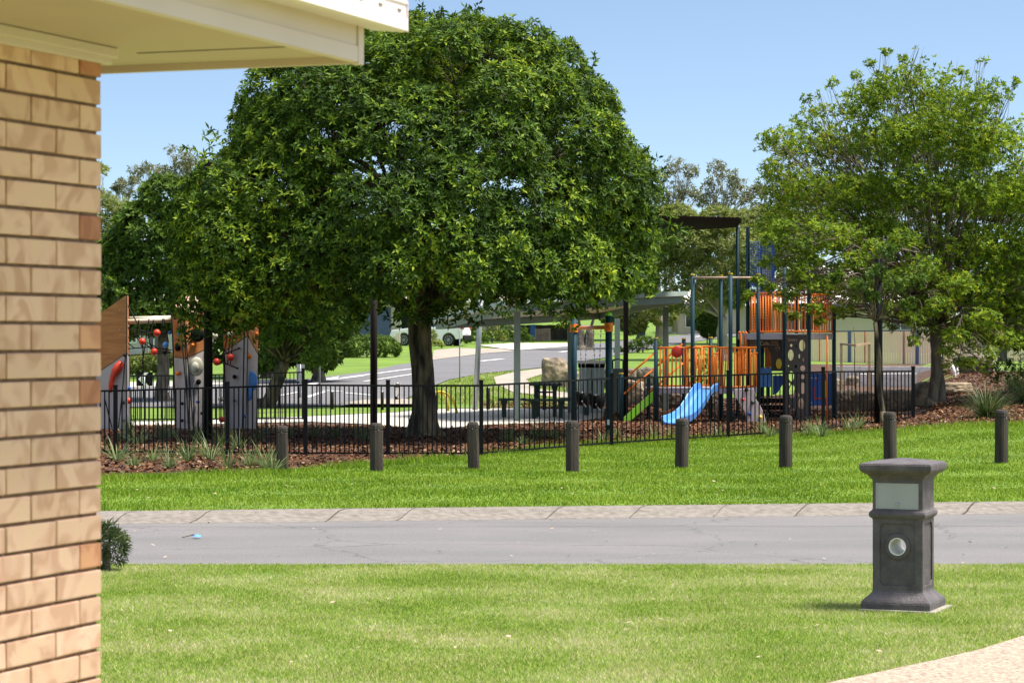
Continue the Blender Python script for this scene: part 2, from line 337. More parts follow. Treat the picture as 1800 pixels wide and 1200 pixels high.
# ---------------------------------------------------------------- ground, roads
def grid_lines(lo, hi, ticks): return sorted(set([lo, hi]+[t for t in ticks if lo < t < hi]))
XT = [3+i*.8 for i in range(17)]+[30, 60, 120]+[-30, -60, -120, 0]
YT = [b[0] for b in ZB]+[34+i for i in range(66)]
def sheet(name, poly, dz, m, kind='structure', label=None, cat=None):
    bm = bmesh.new(); vs = [bm.verts.new((p[0], p[1], 0)) for p in poly]
    f = bm.faces.new(vs)
    bmesh.ops.triangulate(bm, faces=[f])
    xs = [p[0] for p in poly]; ys = [p[1] for p in poly]
    for t in XT:
        if min(xs) < t < max(xs): bmesh.ops.bisect_plane(bm, geom=bm.verts[:]+bm.edges[:]+bm.faces[:], plane_co=(t, 0, 0), plane_no=(1, 0, 0))
    for t in YT:
        if min(ys) < t < max(ys): bmesh.ops.bisect_plane(bm, geom=bm.verts[:]+bm.edges[:]+bm.faces[:], plane_co=(0, t, 0), plane_no=(0, 1, 0))
    for v in bm.verts: v.co.z = (zp(v.co.y)+bank(v.co.x, v.co.y))+dz if dz is not None else 0
    bmesh.ops.recalc_face_normals(bm, faces=bm.faces)
    for f in bm.faces:
        if f.normal.z < 0: f.normal_flip()
    me = bpy.data.meshes.new(name); bm.to_mesh(me); bm.free(); me.materials.append(m)
    return tag(link(bpy.data.objects.new(name, me)), label, cat, None, kind)
def flat(name, poly, z, m, kind='structure'):
    mb = MB(); mb.add([(x, y, z) for x, y in poly], [tuple(range(len(poly)))])
    o = mb.build(name, m); 
    return tag(o, kind=kind)
# one park sheet out to the horizon, beginning behind the far kerb
kx = [-60, -12, 40, 60]
sheet('ground', [(-500, YK(-60)+.42)]+[(x, YK(x)+.42) for x in kx]+[(500, YK(60)+.42), (500, 690), (-500, 690)], 0, M['ground'])
flat('lawn', [(-500, -40), (500, -40), (500, 23.2), (-500, 23.2)], 0, M['lawn'])
flat('road', [(-500, 23.2), (500, 23.2), (500, YK(60)+.05), (40, YK(60)+.05), (-12, YK(-60)+.05), (-500, YK(-60)+.05)], -.012, M['asphalt'])
# rolled kerb along the far side, cut by joints
kb = MB(); jt = MB(); prof = [(-.02, -.011), (0, 0), (.05, .012), (.14, .055), (.22, .092), (.30, .104), (.42, .106), (.43, .02)]
xs = [-60+i*1.0 for i in range(121)]; n = len(prof)
for i, x in enumerate(xs):
    for (dy, z) in prof: kb.v.append((x, YK(x)+dy, z))
    if i:
        for j in range(n-1): kb.f.append(((i-1)*n+j, i*n+j, i*n+j+1, (i-1)*n+j+1))
o = kb.build('kerb', M['kerb'], smooth=True); tag(o, kind='structure')
def kerb_joint(px, w=.02):
    p = G(px, 912); x = p.x; q = []
    for (dy, z) in prof[:-1]:
        xx = x+dy*.6+rnd.uniform(-.012, .012); q.append((xx, YK(xx)+dy, z+.004))
    for (a, b) in zip(q, q[1:]): jt.add([(a[0]-w*.4, *a[1:]), (a[0]+w*.3, *a[1:]), (b[0]+w*.35, *b[1:]), (b[0]-w*.4, *b[1:])], [(0, 1, 2, 3)])
for px, w in ((110, .016), (197, .014), (338, .016), (575, .022), (700, .012), (962, .018), (1110, .014), (1410, .02), (1722, .034), (1560, .014), (1950, .02), (1262, .01)): kerb_joint(px, w)
o = jt.build('kerb_joints', M['joint']); tag(o, kind='structure')
# near road lip and a long patch seam
o = MB().add([(-40, 24.0+3.6, -.008), (40, 24.0+3.9+.16*4, -.008), (40, 24.0+3.915+.16*4, -.008), (-40, 24.0+3.615, -.008)], [(0, 1, 2, 3)]).build('road_seam', M['joint']); tag(o, kind='structure')
# driveway of exposed aggregate, lower right
dp = [G(1380, 1222), G(1470, 1199), G(1560, 1180), G(1640, 1163), G(1720, 1144), G(1800, 1119), G(1900, 1085)]
flat('driveway', [(p.x, p.y) for p in dp]+[(6.6, 23.19), (12, 23.19), (9, 10), (1.2, 8)], .012, M['aggregate'])
# park overlays, from picture outlines
def pg(*pts): return [tuple(G(*p))[:2] for p in pts]
sheet('mulch_bed', pg((-60, 850), (183, 840), (340, 832), (470, 829), (600, 820), (700, 812), (790, 807), (850, 803), (930, 792), (1000, 784), (1140, 776), (1280, 768), (1440, 764), (1560, 757), (1680, 751), (1800, 746), (1980, 738), (2000, 676), (1800, 655), (1600, 655), (1440, 690), (1420, 720), (1000, 716), (700, 722), (560, 722), (183, 734), (-60, 738)), .012, M['mulch'])
sheet('soft_fall', pg((860, 758), (1000, 756), (1140, 757), (1300, 754), (1460, 748), (1590, 735), (1600, 722), (1440, 716), (1000, 724), (860, 740)), .022, M['softfall'])
sheet('concrete_path', pg((-60, 752), (183, 750), (300, 749), (450, 745), (545, 743), (640, 747), (715, 753), (780, 755), (860, 748), (1000, 744), (1060, 737), (1062, 722), (900, 719), (760, 720), (700, 726), (550, 733), (450, 737), (300, 742), (183, 743), (-60, 744)), .03, M['concrete'])
sheet('grass_strip', pg((-60, 744), (183, 742), (300, 741), (450, 736), (550, 732), (700, 725), (760, 719), (1000, 716), (1000, 712), (760, 716), (560, 723), (450, 728), (183, 730), (-60, 731)), .026, M['ground'])
sheet('street', pg((-200, 719), (183, 717), (450, 716), (600, 714), (700, 708), (755, 682), (790, 668), (850, 657), (950, 647), (1060, 630), (1150, 612), (1250, 597), (1330, 587), (1330, 579), (1250, 584), (1150, 594), (1060, 603), (1000, 610), (900, 618), (850, 622), (760, 633), (700, 642), (640, 655), (590, 661), (530, 668), (450, 672), (300, 678), (183, 682), (-200, 684)), .03, M['asphalt_far'])
sheet('footpath', pg((-200, 688), (183, 684), (300, 681), (450, 675), (530, 671), (530, 667), (450, 669), (300, 672), (183, 674), (-200, 676)), .045, M['concrete'])
sheet('traffic_island', pg((590, 716), (640, 708), (690, 706), (750, 708), (740, 716)), .10, M['apron'])
sheet('driveway_apron', pg((760, 634), (850, 622.5), (905, 618), (880, 614), (800, 613), (762, 617)), .045, M['apron'])
sheet('far_driveway', pg((908, 617), (1000, 610), (1045, 605), (1000, 604), (900, 604), (840, 608)), .045, M['concrete'])
sheet('side_path', pg((868, 664), (905, 655), (955, 648), (1010, 640), (1010, 652), (950, 660), (925, 668), (940, 684), (1000, 692), (1060, 696), (1060, 702), (980, 700), (900, 690), (872, 676)), .035, M['apron'])
ln = MB()
def stripe(a, b, w=.12, dz=.042):
    a, b = G(*a), G(*b); d = (b-a); d.z = 0; d.normalize(); s_ = Vector((-d.y, d.x, 0))*w/2; nseg = max(1, int((b-a).length/3)); 
    for i in range(nseg):
        p, q = a.lerp(b, i/nseg), a.lerp(b, (i+1)/nseg); q4 = [p-s_, q-s_, q+s_, p+s_]
        ln.add([(v.x, v.y, zp(v.y)+dz) for v in q4], [(0, 1, 2, 3)])
stripe((543, 679), (560, 672), .3); stripe((560, 672), (640, 662), .16); stripe((600, 666), (760, 645), .2)
stripe((640, 672), (760, 654), .16); stripe((845, 636), (884, 632), .3); stripe((984, 620), (1010, 617), .3)
stripe((540, 700), (570, 690), .2); stripe((570, 688), (600, 690), .18); stripe((605, 692), (660, 697), .2); stripe((460, 703), (530, 690), .15); stripe((1222, 593), (1250, 588), .3)
o = ln.build('road_markings', M['paint']); tag(o, kind='structure')
for dsh in (((568, 668), (596, 663), (592, 668), (570, 672)),):
    sheet('painted_island', pg(*dsh), .044, M['paint'])
# ---------------------------------------------------------------- grass blades (uncountable)
def blades(name, XY, Z, H, wd, m, lean=.5, tint=None, loc_label='green lawn grass'):
    N = len(XY); a = R.uniform(0, 6.283, N); h = H*R.uniform(.5, 1.25, N); w = wd*R.uniform(.7, 1.3, N)
    b = R.uniform(0, 6.283, N); l = R.uniform(0, lean, N)*h
    P = np.stack([XY[:, 0], XY[:, 1], Z], 1); dx = np.stack([np.cos(a)*w/2, np.sin(a)*w/2, np.zeros(N)], 1)
    tip = P+np.stack([np.cos(b)*l, np.sin(b)*l, h], 1)
    v = np.stack([P-dx, P+dx, tip], 1).reshape(-1, 3); f = np.arange(3*N).reshape(-1, 3)
    t = R.uniform(0, 1, N)**1.1 if tint is None else tint
    o = link(bpy.data.objects.new(name, tri_mesh(name, v, f, np.repeat(t, 3), m)))
    return tag(o, loc_label, 'grass', None, 'stuff')
def inpoly(P, poly):
    x, y = P[:, 0], P[:, 1]; r = np.zeros(len(P), bool); n = len(poly); j = n-1
    for i in range(n):
        xi, yi = poly[i]; xj, yj = poly[j]
        c = ((yi > y) != (yj > y)); r ^= c & (x < (xj-xi)*(y-yi)/((yj-yi) or 1e-9)+xi); j = i
    return r
def scatter(n, y0, y1, pad=40, lx=0, rx=1800):             # uniform over ground between two depths, frustum wide
    Y = np.sqrt(R.uniform(y0*y0, y1*y1, n)); k = R.uniform((lx-pad-CX)/F, (rx+pad-CX)/F, n); return np.stack([Y*k, Y], 1)
def vz(P): 
    return np.array([zp(y) for y in P[:, 1]])+np.array([bank(x, y) if x > 3 else 0 for x, y in P])
dpoly = [(p.x, p.y) for p in dp]+[(6.6, 23.2), (30, 23.2), (9, 10), (1.2, 8)]
P = scatter(560000, 14.2, 23.28, 60, 130); P = P[~inpoly(P, dpoly)]
P[:, 1] = np.where(P[:, 1] > 23.15, P[:, 1]-.05*np.abs(np.sin(P[:, 0]*9)), P[:, 1])
blades('grass', P, np.zeros(len(P)), .024, .0058, M['blade_near'], 1.3, None, 'short pale green lawn in the foreground, dry straw patches in it')
lawn2 = [(-20, YK(-20)+.34), (-12, YK(-12)+.34), (20, YK(20)+.34)]+[p for p in reversed(pg((-60, 848), (183, 839), (340, 831), (470, 828), (600, 819), (700, 811), (790, 805), (850, 800), (930, 790), (1000, 782), (1140, 774), (1280, 766), (1440, 762), (1560, 756), (1680, 750), (1800, 745), (1980, 737)))]
P = scatter(620000, 27.6, 60, 30, 160); P = P[inpoly(P, lawn2)]
edge = np.array([pg((x, y))[0][1] for x, y in ((183, 839), (340, 831), (470, 828), (600, 819), (700, 811), (850, 800), (1000, 782), (1280, 766), (1560, 756), (1800, 745))]); ex = np.array([183, 340, 470, 600, 700, 850, 1000, 1280, 1560, 1800])
pxs = P[:, 0]/P[:, 1]*F+CX; dist = np.interp(pxs, ex, edge)-P[:, 1]
hh = np.where(dist < 1.2, np.float64(.08), .034)*(1+.5*np.sin(P[:, 0]*1.7)*np.sin(P[:, 1]*2.3))
N = len(P)
blades('grass', P, vz(P), hh, .011, M['blade_far'], 1.0, None, 'lush bright green grass verge between the kerb and the mulch')
# tall rough grass along the mulch edge and round the bollards
P = scatter(50000, 33, 60, 10, 170); pxs = P[:, 0]/P[:, 1]*F+CX; dist = np.interp(pxs, ex, edge)-P[:, 1]
P = P[(dist > -.18+.2*np.sin(P[:, 0]*5)) & (dist < .35) & (pxs > 690)]
blades('grass', P, vz(P), .15, .012, M['blade_far'], .7, None, 'long uncut grass along the foot of the black fence')
P = scatter(60000, 72, 100, 10, 740, 1200)
gp = pg((765, 716), (765, 682), (795, 668), (850, 658), (950, 648), (1150, 614), (1200, 640), (1100, 690), (1000, 716)); P = P[inpoly(P, gp) & ~inpoly(P, pg((868, 664), (905, 655), (955, 648), (1010, 640), (1010, 652), (950, 660), (925, 668), (940, 684), (1000, 692), (1060, 696), (1060, 702), (980, 700), (900, 690), (872, 676)))]
blades('grass', P, vz(P), .07, .03, M['blade_near'], 1, None, 'sunny grass slope between the shelter and the far street')
# bark chips
def chips(name, P, s, label):
    N = len(P); Z = vz(P)+.018; a = R.uniform(0, 6.283, N); u = np.stack([np.cos(a), np.sin(a), R.normal(0, .35, N)], 1); v_ = np.stack([-np.sin(a), np.cos(a), R.normal(0, .45, N)], 1)
    L = (s*R.uniform(.5, 1.6, N))[:, None]; Wd = L*R.uniform(.25, .6, (N, 1)); C = np.stack([P[:, 0], P[:, 1], Z+R.uniform(0, .025, N)], 1)
    v = np.stack([C-u*L-v_*Wd, C+u*L-v_*Wd*.7, C+u*L*.9+v_*Wd, C-u*L*.8+v_*Wd], 1).reshape(-1, 3); f = np.arange(4*N).reshape(-1, 4)
    o = link(bpy.data.objects.new(name, tri_mesh(name, v, f, np.repeat(R.uniform(0, 1, N)**1.3, 4), M['chip'])))
    tag(o, label, 'mulch', None, 'stuff')
P = scatter(150000, 33, 74, 20, 170); pxs = P[:, 0]/P[:, 1]*F+CX; dist = np.interp(pxs, ex, edge)-P[:, 1]
conc = pg((-60, 752), (183, 750), (300, 749), (450, 745), (545, 743), (640, 747), (715, 753), (780, 755), (860, 748), (1000, 744), (1060, 737), (1062, 722), (900, 719), (760, 720), (700, 726), (550, 733), (450, 737), (300, 742), (183, 743), (-60, 744))
bb = P[(dist < .03*np.sin(P[:, 0]*4)) & (P[:, 1] < 78)]; bb = bb[~inpoly(bb, conc)]
bb = bb[(bb[:, 1] < 56) | (bb[:, 0]/bb[:, 1]*F+CX > 850)]
chips('mulch_chips', bb, .026, 'reddish brown bark chips spread over the garden beds')
# ---------------------------------------------------------------- brick house, left edge
Wd_ = Vector((.349, .937, 0)).normalized(); Nn_ = Vector((.937, -.349, 0)).normalized(); C0 = Vector((-1.303, 8.2, 0)); ZUP = Vector((0, 0, 1))
house = thing('brick_house', 'tan brick house corner with cream eaves and gutter, cut off by the left edge', 'house', (C0.x, C0.y, 0))
PIT, BH, ML = .086, .075, .012; ZT = 2.9535
wallm = MB(); core_d = Nn_*-1
bm = bmesh.new(); tl = bm.verts.layers.float.new('tint')
def brick(c, ax, h, t, jit=True):
    q = MB().box(c, h, ax); b2 = bmesh.new(); vs = [b2.verts.new(v) for v in q.v]
    for f in q.f: b2.faces.new([vs[i] for i in f])
    bmesh.ops.bevel(b2, geom=b2.edges[:], offset=.0045, segments=2, profile=.6, affect='EDGES')
    mp_ = {v: bm.verts.new(v.co+Vector((rnd.uniform(-1, 1), rnd.uniform(-1, 1), rnd.uniform(-1, 1)))*.0009) for v in b2.verts}
    for v in mp_.values(): v[tl] = t
    for f in b2.faces: bm.faces.new([mp_[v] for v in f.verts])
    b2.free()
special = {0: .97, 6: .99, 10: .88, 12: .97, 18: .89}
NS = 36
for k in range(-1, NS):
    zc = ZT-BH/2-PIT*k
    if zc < -.02: break
    s = 0; first = .13 if k % 2 == 0 else .272; j = 0
    while s < 3.4:
        L = first if j == 0 else .283
        t = rnd.random()*.75
        if j == 0 and k in special: t = special[k]
        
        off = rnd.uniform(-.0015, .0015)
        c = C0-Wd_*(s+L/2)+Nn_*(-.055+off)+ZUP*zc
        brick(c, (Wd_, Nn_, ZUP), (L/2-(.0015 if j else 0), .055, BH/2), t)
        s += L+ML*.55; j += 1
    s = .11+.006; j = 0
    while s < 1.5:                                       # return wall round the corner
        L = .275 if (k % 2 == 0 or j) else .15
        brick(C0-Nn_*(s+L/2)-Wd_*.055+ZUP*zc, (Nn_, Wd_, ZUP), (L/2, .055, BH/2), rnd.random()*.8); s += L+ML; j += 1
me = bpy.data.meshes.new('wall'); bmesh.ops.recalc_face_normals(bm, faces=bm.faces); bm.to_mesh(me); bm.free(); me.transform(Matrix.Translation(-C0)); me.materials.append(M['brick'])
w_o = place(me, 'wall', house)
mo = MB()
mo.box(C0-Wd_*(1.7+.010)-Nn_*(.012+.045)+ZUP*1.5, (1.7, .045, 1.49), (Wd_, Nn_, ZUP)); mo.box(C0-Nn_*.85-Wd_*(.060)+ZUP*1.5, (.84, .045, 1.485), (Nn_, Wd_, ZUP))
mo.build('mortar', M['mortar'], w_o)
ZS = 2.962
def HP(s, n, z): return C0+Wd_*s+Nn_*n+ZUP*z
# eave outline measured from the photograph
FCZ = 2.95
fc = W(637, 112, 8.47); fn = (fc-C0).dot(Nn_); fs = (fc-C0).dot(Wd_)
sf = MB(); sf.prism([HP(-4, -2.2, ZS+.012), HP(-4, fn-.02, ZS+.012), HP(fs-.02, fn-.02, ZS+.012), HP(fs-.02, -2.2, ZS+.012)], (0, 0, .02)); sf.build('soffit', M['soffit'], house)
jn = MB(); jn.box(HP(.18, fn/2, ZS+.0105), (.003, fn/2-.03, .0015), (Wd_, Nn_, ZUP)); jn.build('soffit_joint', M['slot'], house)
tr = MB(); tr.box(HP(-2.0+.035, .022, ZS-.006), (2.0, .022, .016), (Wd_, Nn_, ZUP)); tr.box(HP(-2.0+.03, .012, ZS-.03), (2.0, .011, .012), (Wd_, Nn_, ZUP)); tr.build('eave_moulding', M['cream'], house, bevel=.004)
fa = MB(); fa.box(HP((-4+fs-.045)/2, fn-.012, FCZ+.066), ((fs-.045+4)/2, .012, .066), (Wd_, Nn_, ZUP)); fa.box(HP((-4+fs-.045)/2, fn+.0025, FCZ+.028), ((fs-.045+4)/2, .0025, .026), (Wd_, Nn_, ZUP))
fa.box(HP(fs-.01, -1+fn/2, FCZ+.066), (.011, (2+fn)/2-.005, .066), (Wd_, Nn_, ZUP)); fa.build('fascia', M['cream'], house, bevel=.002)
cp = MB(); cp.box(HP(fs-.02, fn-.010, FCZ+.064), (.022, .0155, .068), (Wd_, Nn_, ZUP)); cp.build('fascia_end_cap', M['cream'], house, bevel=.002)
gc = W(717, 57, 8.50); gn = (gc-C0).dot(Nn_); gs = (gc-C0).dot(Wd_); gz0 = gc.z
ge = MB()
pr = [(fn+.0, gz0+.012), (gn-.02, gz0), (gn, gz0+.004), (gn, gz0+.040), (gn-.006, gz0+.046), (gn-.006, gz0+.086), (gn-.002, gz0+.092), (gn-.002, gz0+.104), (gn-.016, gz0+.106), (gn-.02, gz0+.03), (fn+.0, gz0+.03)]
ge.prism([HP(-4, a, b) for a, b in pr], Wd_*(gs+4)); ge.build('gutter', M['gutter'], house)
ec = MB(); ec.prism([HP(gs, a, b) for a, b in ((fn, gz0+.010), (gn, gz0), (gn, gz0+.104), (fn, gz0+.106))], Wd_*.004); ec.build('gutter_end_stop', M['gutter'], house)
for i in range(9): MB().box(HP(gs-.06-i*.155, gn-.0055, gz0+.066), (.013, .0022, .0035), (Wd_, Nn_, ZUP)).build('overflow_slot', M['slot'], house)
rf = MB(); rf.prism([HP(-4, gn-.03, gz0+.10), HP(-4, -2.4, gz0+1.0), HP(gs-.01, -2.4, gz0+1.0), HP(gs-.01, gn-.03, gz0+.10)], (0, 0, .03)); rf.build('roof', M['roof'], house)
# ---------------------------------------------------------------- letterbox pillar
mb0 = G(1588, 1070); mbx = thing('letterbox_pillar', 'dark grey moulded concrete letterbox pillar on the front lawn', 'letterbox', mb0, math.radians(-22.2))
def stack(levels):
    m = MB()
    for i, (z, h) in enumerate(levels):
        m.v += [(-h, -h, z), (h, -h, z), (h, h, z), (-h, h, z)]
        if i:
            a, b = (i-1)*4, i*4
            for k in range(4): m.f.append((a+k, a+(k+1) % 4, b+(k+1) % 4, b+k))
    m.f.append((3, 2, 1, 0)); n = (len(levels)-1)*4; m.f.append((n, n+1, n+2, n+3)); return m
body = stack([(.0, .262), (.065, .262), (.085, .252), (.125, .208), (.14, .197), (.15, .190), (.69, .190), (.70, .205), (.712, .214), (.735, .214), (.75, .204), (.757, .190), (.985, .190), (.995, .206), (1.01, .21), (1.02, .222), (1.03, .245), (1.052, .268), (1.062, .272), (1.10, .272), (1.108, .262), (1.125, .14), (1.14, .02)])
bo = place(body.mesh('pillar', M['mail']), 'pillar', mbx)
cut = MB(); cut.tube([(0, -.5, .485), (0, .5, .485)], .068, 32)
cut.box((-.04, -.19, .862), (.142, .10, .098)); cut.box((0, -.195, .4), (.0, .0, .0))
def octo(w, h, c, z): return [(-w+c, z-h), (w-c, z-h), (w, z-h+c), (w, z+h-c), (w-c, z+h), (-w+c, z+h), (-w, z+h-c), (-w, z-h+c)]
pc = MB(); pc.prism([(x, -.2, z) for x, z in octo(.135, .235, .03, .425)], (0, .022, 0)); pc.prism([(.2, x, z) for x, z in octo(.135, .235, .03, .425)], (-.022, 0, 0)); pc.prism([(-.2, x, z) for x, z in octo(.135, .235, .03, .425)], (.022, 0, 0))
def boolean(o, cutter, op='DIFFERENCE'):
    c = link(bpy.data.objects.new('cutter', cutter.mesh('cutter', M['mail']))); c.parent = o.parent
    md = o.modifiers.new('b', 'BOOLEAN'); md.object = c; md.operation = op; md.solver = 'EXACT'
    bpy.context.view_layer.update(); dg = bpy.context.evaluated_depsgraph_get(); me = bpy.data.meshes.new_from_object(o.evaluated_get(dg)); o.modifiers.clear(); o.data = me
    bpy.data.objects.remove(c)
cut1 = MB(); cut1.tube([(0, -.5, .485), (0, .5, .485)], .068, 32); cut2 = MB(); cut2.box((-.003, -.19, .862), (.165, .16, .098))
bm_ = bmesh.new(); bm_.from_mesh(bo.data); bmesh.ops.bevel(bm_, geom=[e for e in bm_.edges if e.calc_face_angle(0) > .35], offset=.006, segments=2, affect='EDGES', clamp_overlap=True); bm_.to_mesh(bo.data); bm_.free()
for c_ in (pc, cut1, cut2): boolean(bo, c_)
def ringmesh(name, m, c, rin, rout, y0, y1, parent, n=40):
    q = MB()
    for r_, y in ((rin, y1), (rin, y0), (rin+.004, y0-.006), (rout-.008, y0-.006), (rout, y0), (rout, y1)):
        for k in range(n):
            a = 2*math.pi*k/n; q.v.append((c[0]+r_*math.cos(a), y, c[1]+r_*math.sin(a)))
    for j in range(5):
        for k in range(n): q.f.append((j*n+k, j*n+(k+1) % n, (j+1)*n+(k+1) % n, (j+1)*n+k))
    return place(q.mesh(name, m, smooth=False), name, parent)
ringmesh('tube_ring', M['mail'], (0, .485), .067, .098, -.188, -.165, mbx)
ringmesh('paper_tube', M['white'], (0, .485), .062, .068, -.186, .19, mbx)
dr = place(MB().box((-.003, -.178, .862), (.163, .006, .096)).mesh('door', M['steel'], bevel=.002), 'door', mbx)
fr = MB()
for z in (.862-.092, .862+.092): fr.box((-.003, -.186, z), (.163, .003, .004))
for x in (-.162, .156): fr.box((x, -.1862, .862), (.004, .003, .088))
place(fr.mesh('door_frame', M['steel']), 'door_frame', dr)
place(MB().tube([(0, -.184, .80), (0, -.198, .80)], .011, 16).ball((0, -.2, .80), (.012, .005, .012)).mesh('lock', M['galv'], smooth=True), 'lock', dr)
o = place(MB().box((0.02, 0, .006), (.29, .285, .012)).mesh('base_pad', M['slab'], bevel=.006), 'base_pad', mbx)
# ---------------------------------------------------------------- bollards
def bollard_tree():
    b = thing('bollard', '-', 'bollard', (0, 0, 0)); q = MB(); hw = .082
    lv = [(-.15, 1), (.0, 1), (.25, .985), (.45, 1.0), (.585, 1.0), (.592, .93), (.602, .93), (.61, 1.0), (.66, .98), (.69, .84), (.70, .55)]
    for i, (z, s) in enumerate(lv):
        for x, y in octo(hw*s, hw*s, .026*s, 0): q.v.append((x+rnd.uniform(-.003, .003), y, z))
        if i:
            for k in range(8): q.f.append(((i-1)*8+k, (i-1)*8+(k+1) % 8, i*8+(k+1) % 8, i*8+k))
    q.f.append(tuple(range((len(lv)-1)*8, len(lv)*8)))
    place(q.mesh('post', M['bollard'], smooth=False), 'post', b); place(MB().tube([(0, -.083, .60), (0, -.088, .60)], .008, 8).mesh('bolt', M['galv']), 'bolt', b); return b
bspec = [(497, 828, .66, 'leftmost timber bollard, in front of the mulch bed and left fence panels'), (662, 828, .70, 'timber bollard standing before the brown pole, second from left'),
 (833, 825, .70, 'timber bollard just right of the fig trunk, third from left'), (1006, 829, .74, 'timber bollard in line with the swing post, fourth from left'),
 (1198, 823, .74, 'timber bollard in front of the foot of the blue slide'), (1381, 822, .78, 'timber bollard in front of the dark perforated panel'),
 (1565, 818, .80, 'timber bollard whose foot is hidden behind the letterbox cap'), (1760, 814, .80, 'rightmost timber bollard, before the big strappy tuft')]
b0 = bollard_tree()
for i, (px, py, h, lb) in enumerate(bspec):
    p = G(px, py); o = b0 if i == 0 else copy_tree(b0)
    o.location = p; o.rotation_euler = (rnd.uniform(-.02, .02), rnd.uniform(-.028, .028), rnd.uniform(-.2, .9)); o.scale = (1, 1, h/.70); o['label'] = lb; o['group'] = 'timber bollards along the verge'
# ---------------------------------------------------------------- steel fences
def fence(name, label, pts, htop, sp=.082, nb=None):
    """pts: list of ground points; one thing with posts and panels"""
    f = thing(name, label, 'fence', pts[0], 0, 'black steel pool-type fences round the playground')
    for i, p in enumerate(pts):
        h = htop[i]; d = .033
        po = MB().box((p.x, p.y, p.z+h/2-.05), (d, d, h/2+.05)).build('post', M['black'], f, bevel=.003)
        MB().box((p.x, p.y, p.z+h+.006), (d+.004, d+.004, .010)).build('post_cap', M['black'], po)
    for i in range(len(pts)-1):
        a, b = pts[i], pts[i+1]; ha, hb = htop[i]-.05, htop[i+1]-.05; d = (b-a); L = d.length; dn = d.normalized()
        step = .03*(0 if i % 2 else 1); q = MB(); a0, b0 = a+dn*.035, b-dn*.035
        hh = min(ha, hb) if abs(ha-hb) < .05 else None
        ta, tb = a0+ZUP*(ha-.03), b0+ZUP*(hb-.03)
        q.bar(ta, tb, .028, .032); q.bar(a0+ZUP*.055, b0+ZUP*.055, .028, .028)
        n = nb[i] if nb else max(1, round((L-.07)/sp)); w = .0105
        for k in range(1, n):
            t = k/n; g = a0.lerp(b0, t); top = ta.lerp(tb, t)
            q.box(((g.x+top.x)/2, (g.y+top.y)/2, (g.z+.07+top.z-.017)/2), (w, w, (top.z-.017-g.z-.07)/2))
        q.build('panel', M['black'], f)
    return f
def FP(px, yt, yb): g = G(px, yb); return g, (yb-yt)/F*g.y
ps = [FP(20, 682, 797), FP(203, 678, 799), FP(400, 672, 800), FP(537, 668, 802), FP(682, 669, 802), FP(846, 669, 802), FP(1075, 657, 783), FP(1280, 652, 770), FP(1447, 646, 758), FP(1605, 645, 737)]
fence('steel_fence', 'long black vertical-bar steel fence in front of the playground', [p[0] for p in ps], [p[1] for p in ps], nb=[23, 24, 16, 17, 19, 26, 26, 22, 23])
lt = MB(); g = ps[6][0]; lt.box((g.x-.06, g.y-.05, g.z+.42), (.02, .015, .045)); 
o = lt.build('gate_latch', M['galv'], bpy.data.objects['steel_fence'])
pb = [FP(-60, 656, 742), FP(183, 655, 742), FP(355, 653, 740), FP(533, 648, 739)]
fence('steel_fence', 'low black steel fence behind the climbing towers, along the path', [p[0] for p in pb], [p[1] for p in pb], .09)
# ---------------------------------------------------------------- poles
def pole(px, yb, yt, w, label, m='pole', cap=False, sq=False, name='lamp_post'):
    g = G(px, yb); h = (yb-yt)/F*g.y; r = w/2/F*g.y
    t = thing(name, label, 'post', g); q = MB()
    if sq: q.box((g.x, g.y, g.z+h/2), (r, r, h/2))
    else: q.tube([(g.x, g.y, g.z-.1), (g.x, g.y, g.z+h*.5), (g.x, g.y, g.z+h)], [r, r*.98, r*.9], 20)
    q.build('shaft', M[m], t, smooth=not sq)
    MB().tube([(g.x, g.y, g.z-.05), (g.x, g.y, g.z+.05)], r*1.5, 20).build('base_plate', M[m], t)
    if cap:
        MB().tube([(g.x, g.y, g.z+h), (g.x, g.y, g.z+h+.02), (g.x, g.y, g.z+h+.03), (g.x, g.y, g.z+h+.26), (g.x, g.y, g.z+h+.262)], [r*.7, r*.7, r*1.0, r*1.0, r*.9], 20).build('lamp_head', M['black'], t, smooth=False)
    return t
pole(366, 776, 306, 16, 'tall dark lamp post with a cylinder head above the fig foliage, by the climbing towers', 'black', True)
pole(657, 752, 420, 13, 'brown steel pole left of the fig trunk, its top lost in the leaves', name='steel_pole')
pole(1544, 745, 455, 15, 'black steel pole beside the slender trunk at the right end of the fence', 'black', name='steel_pole')
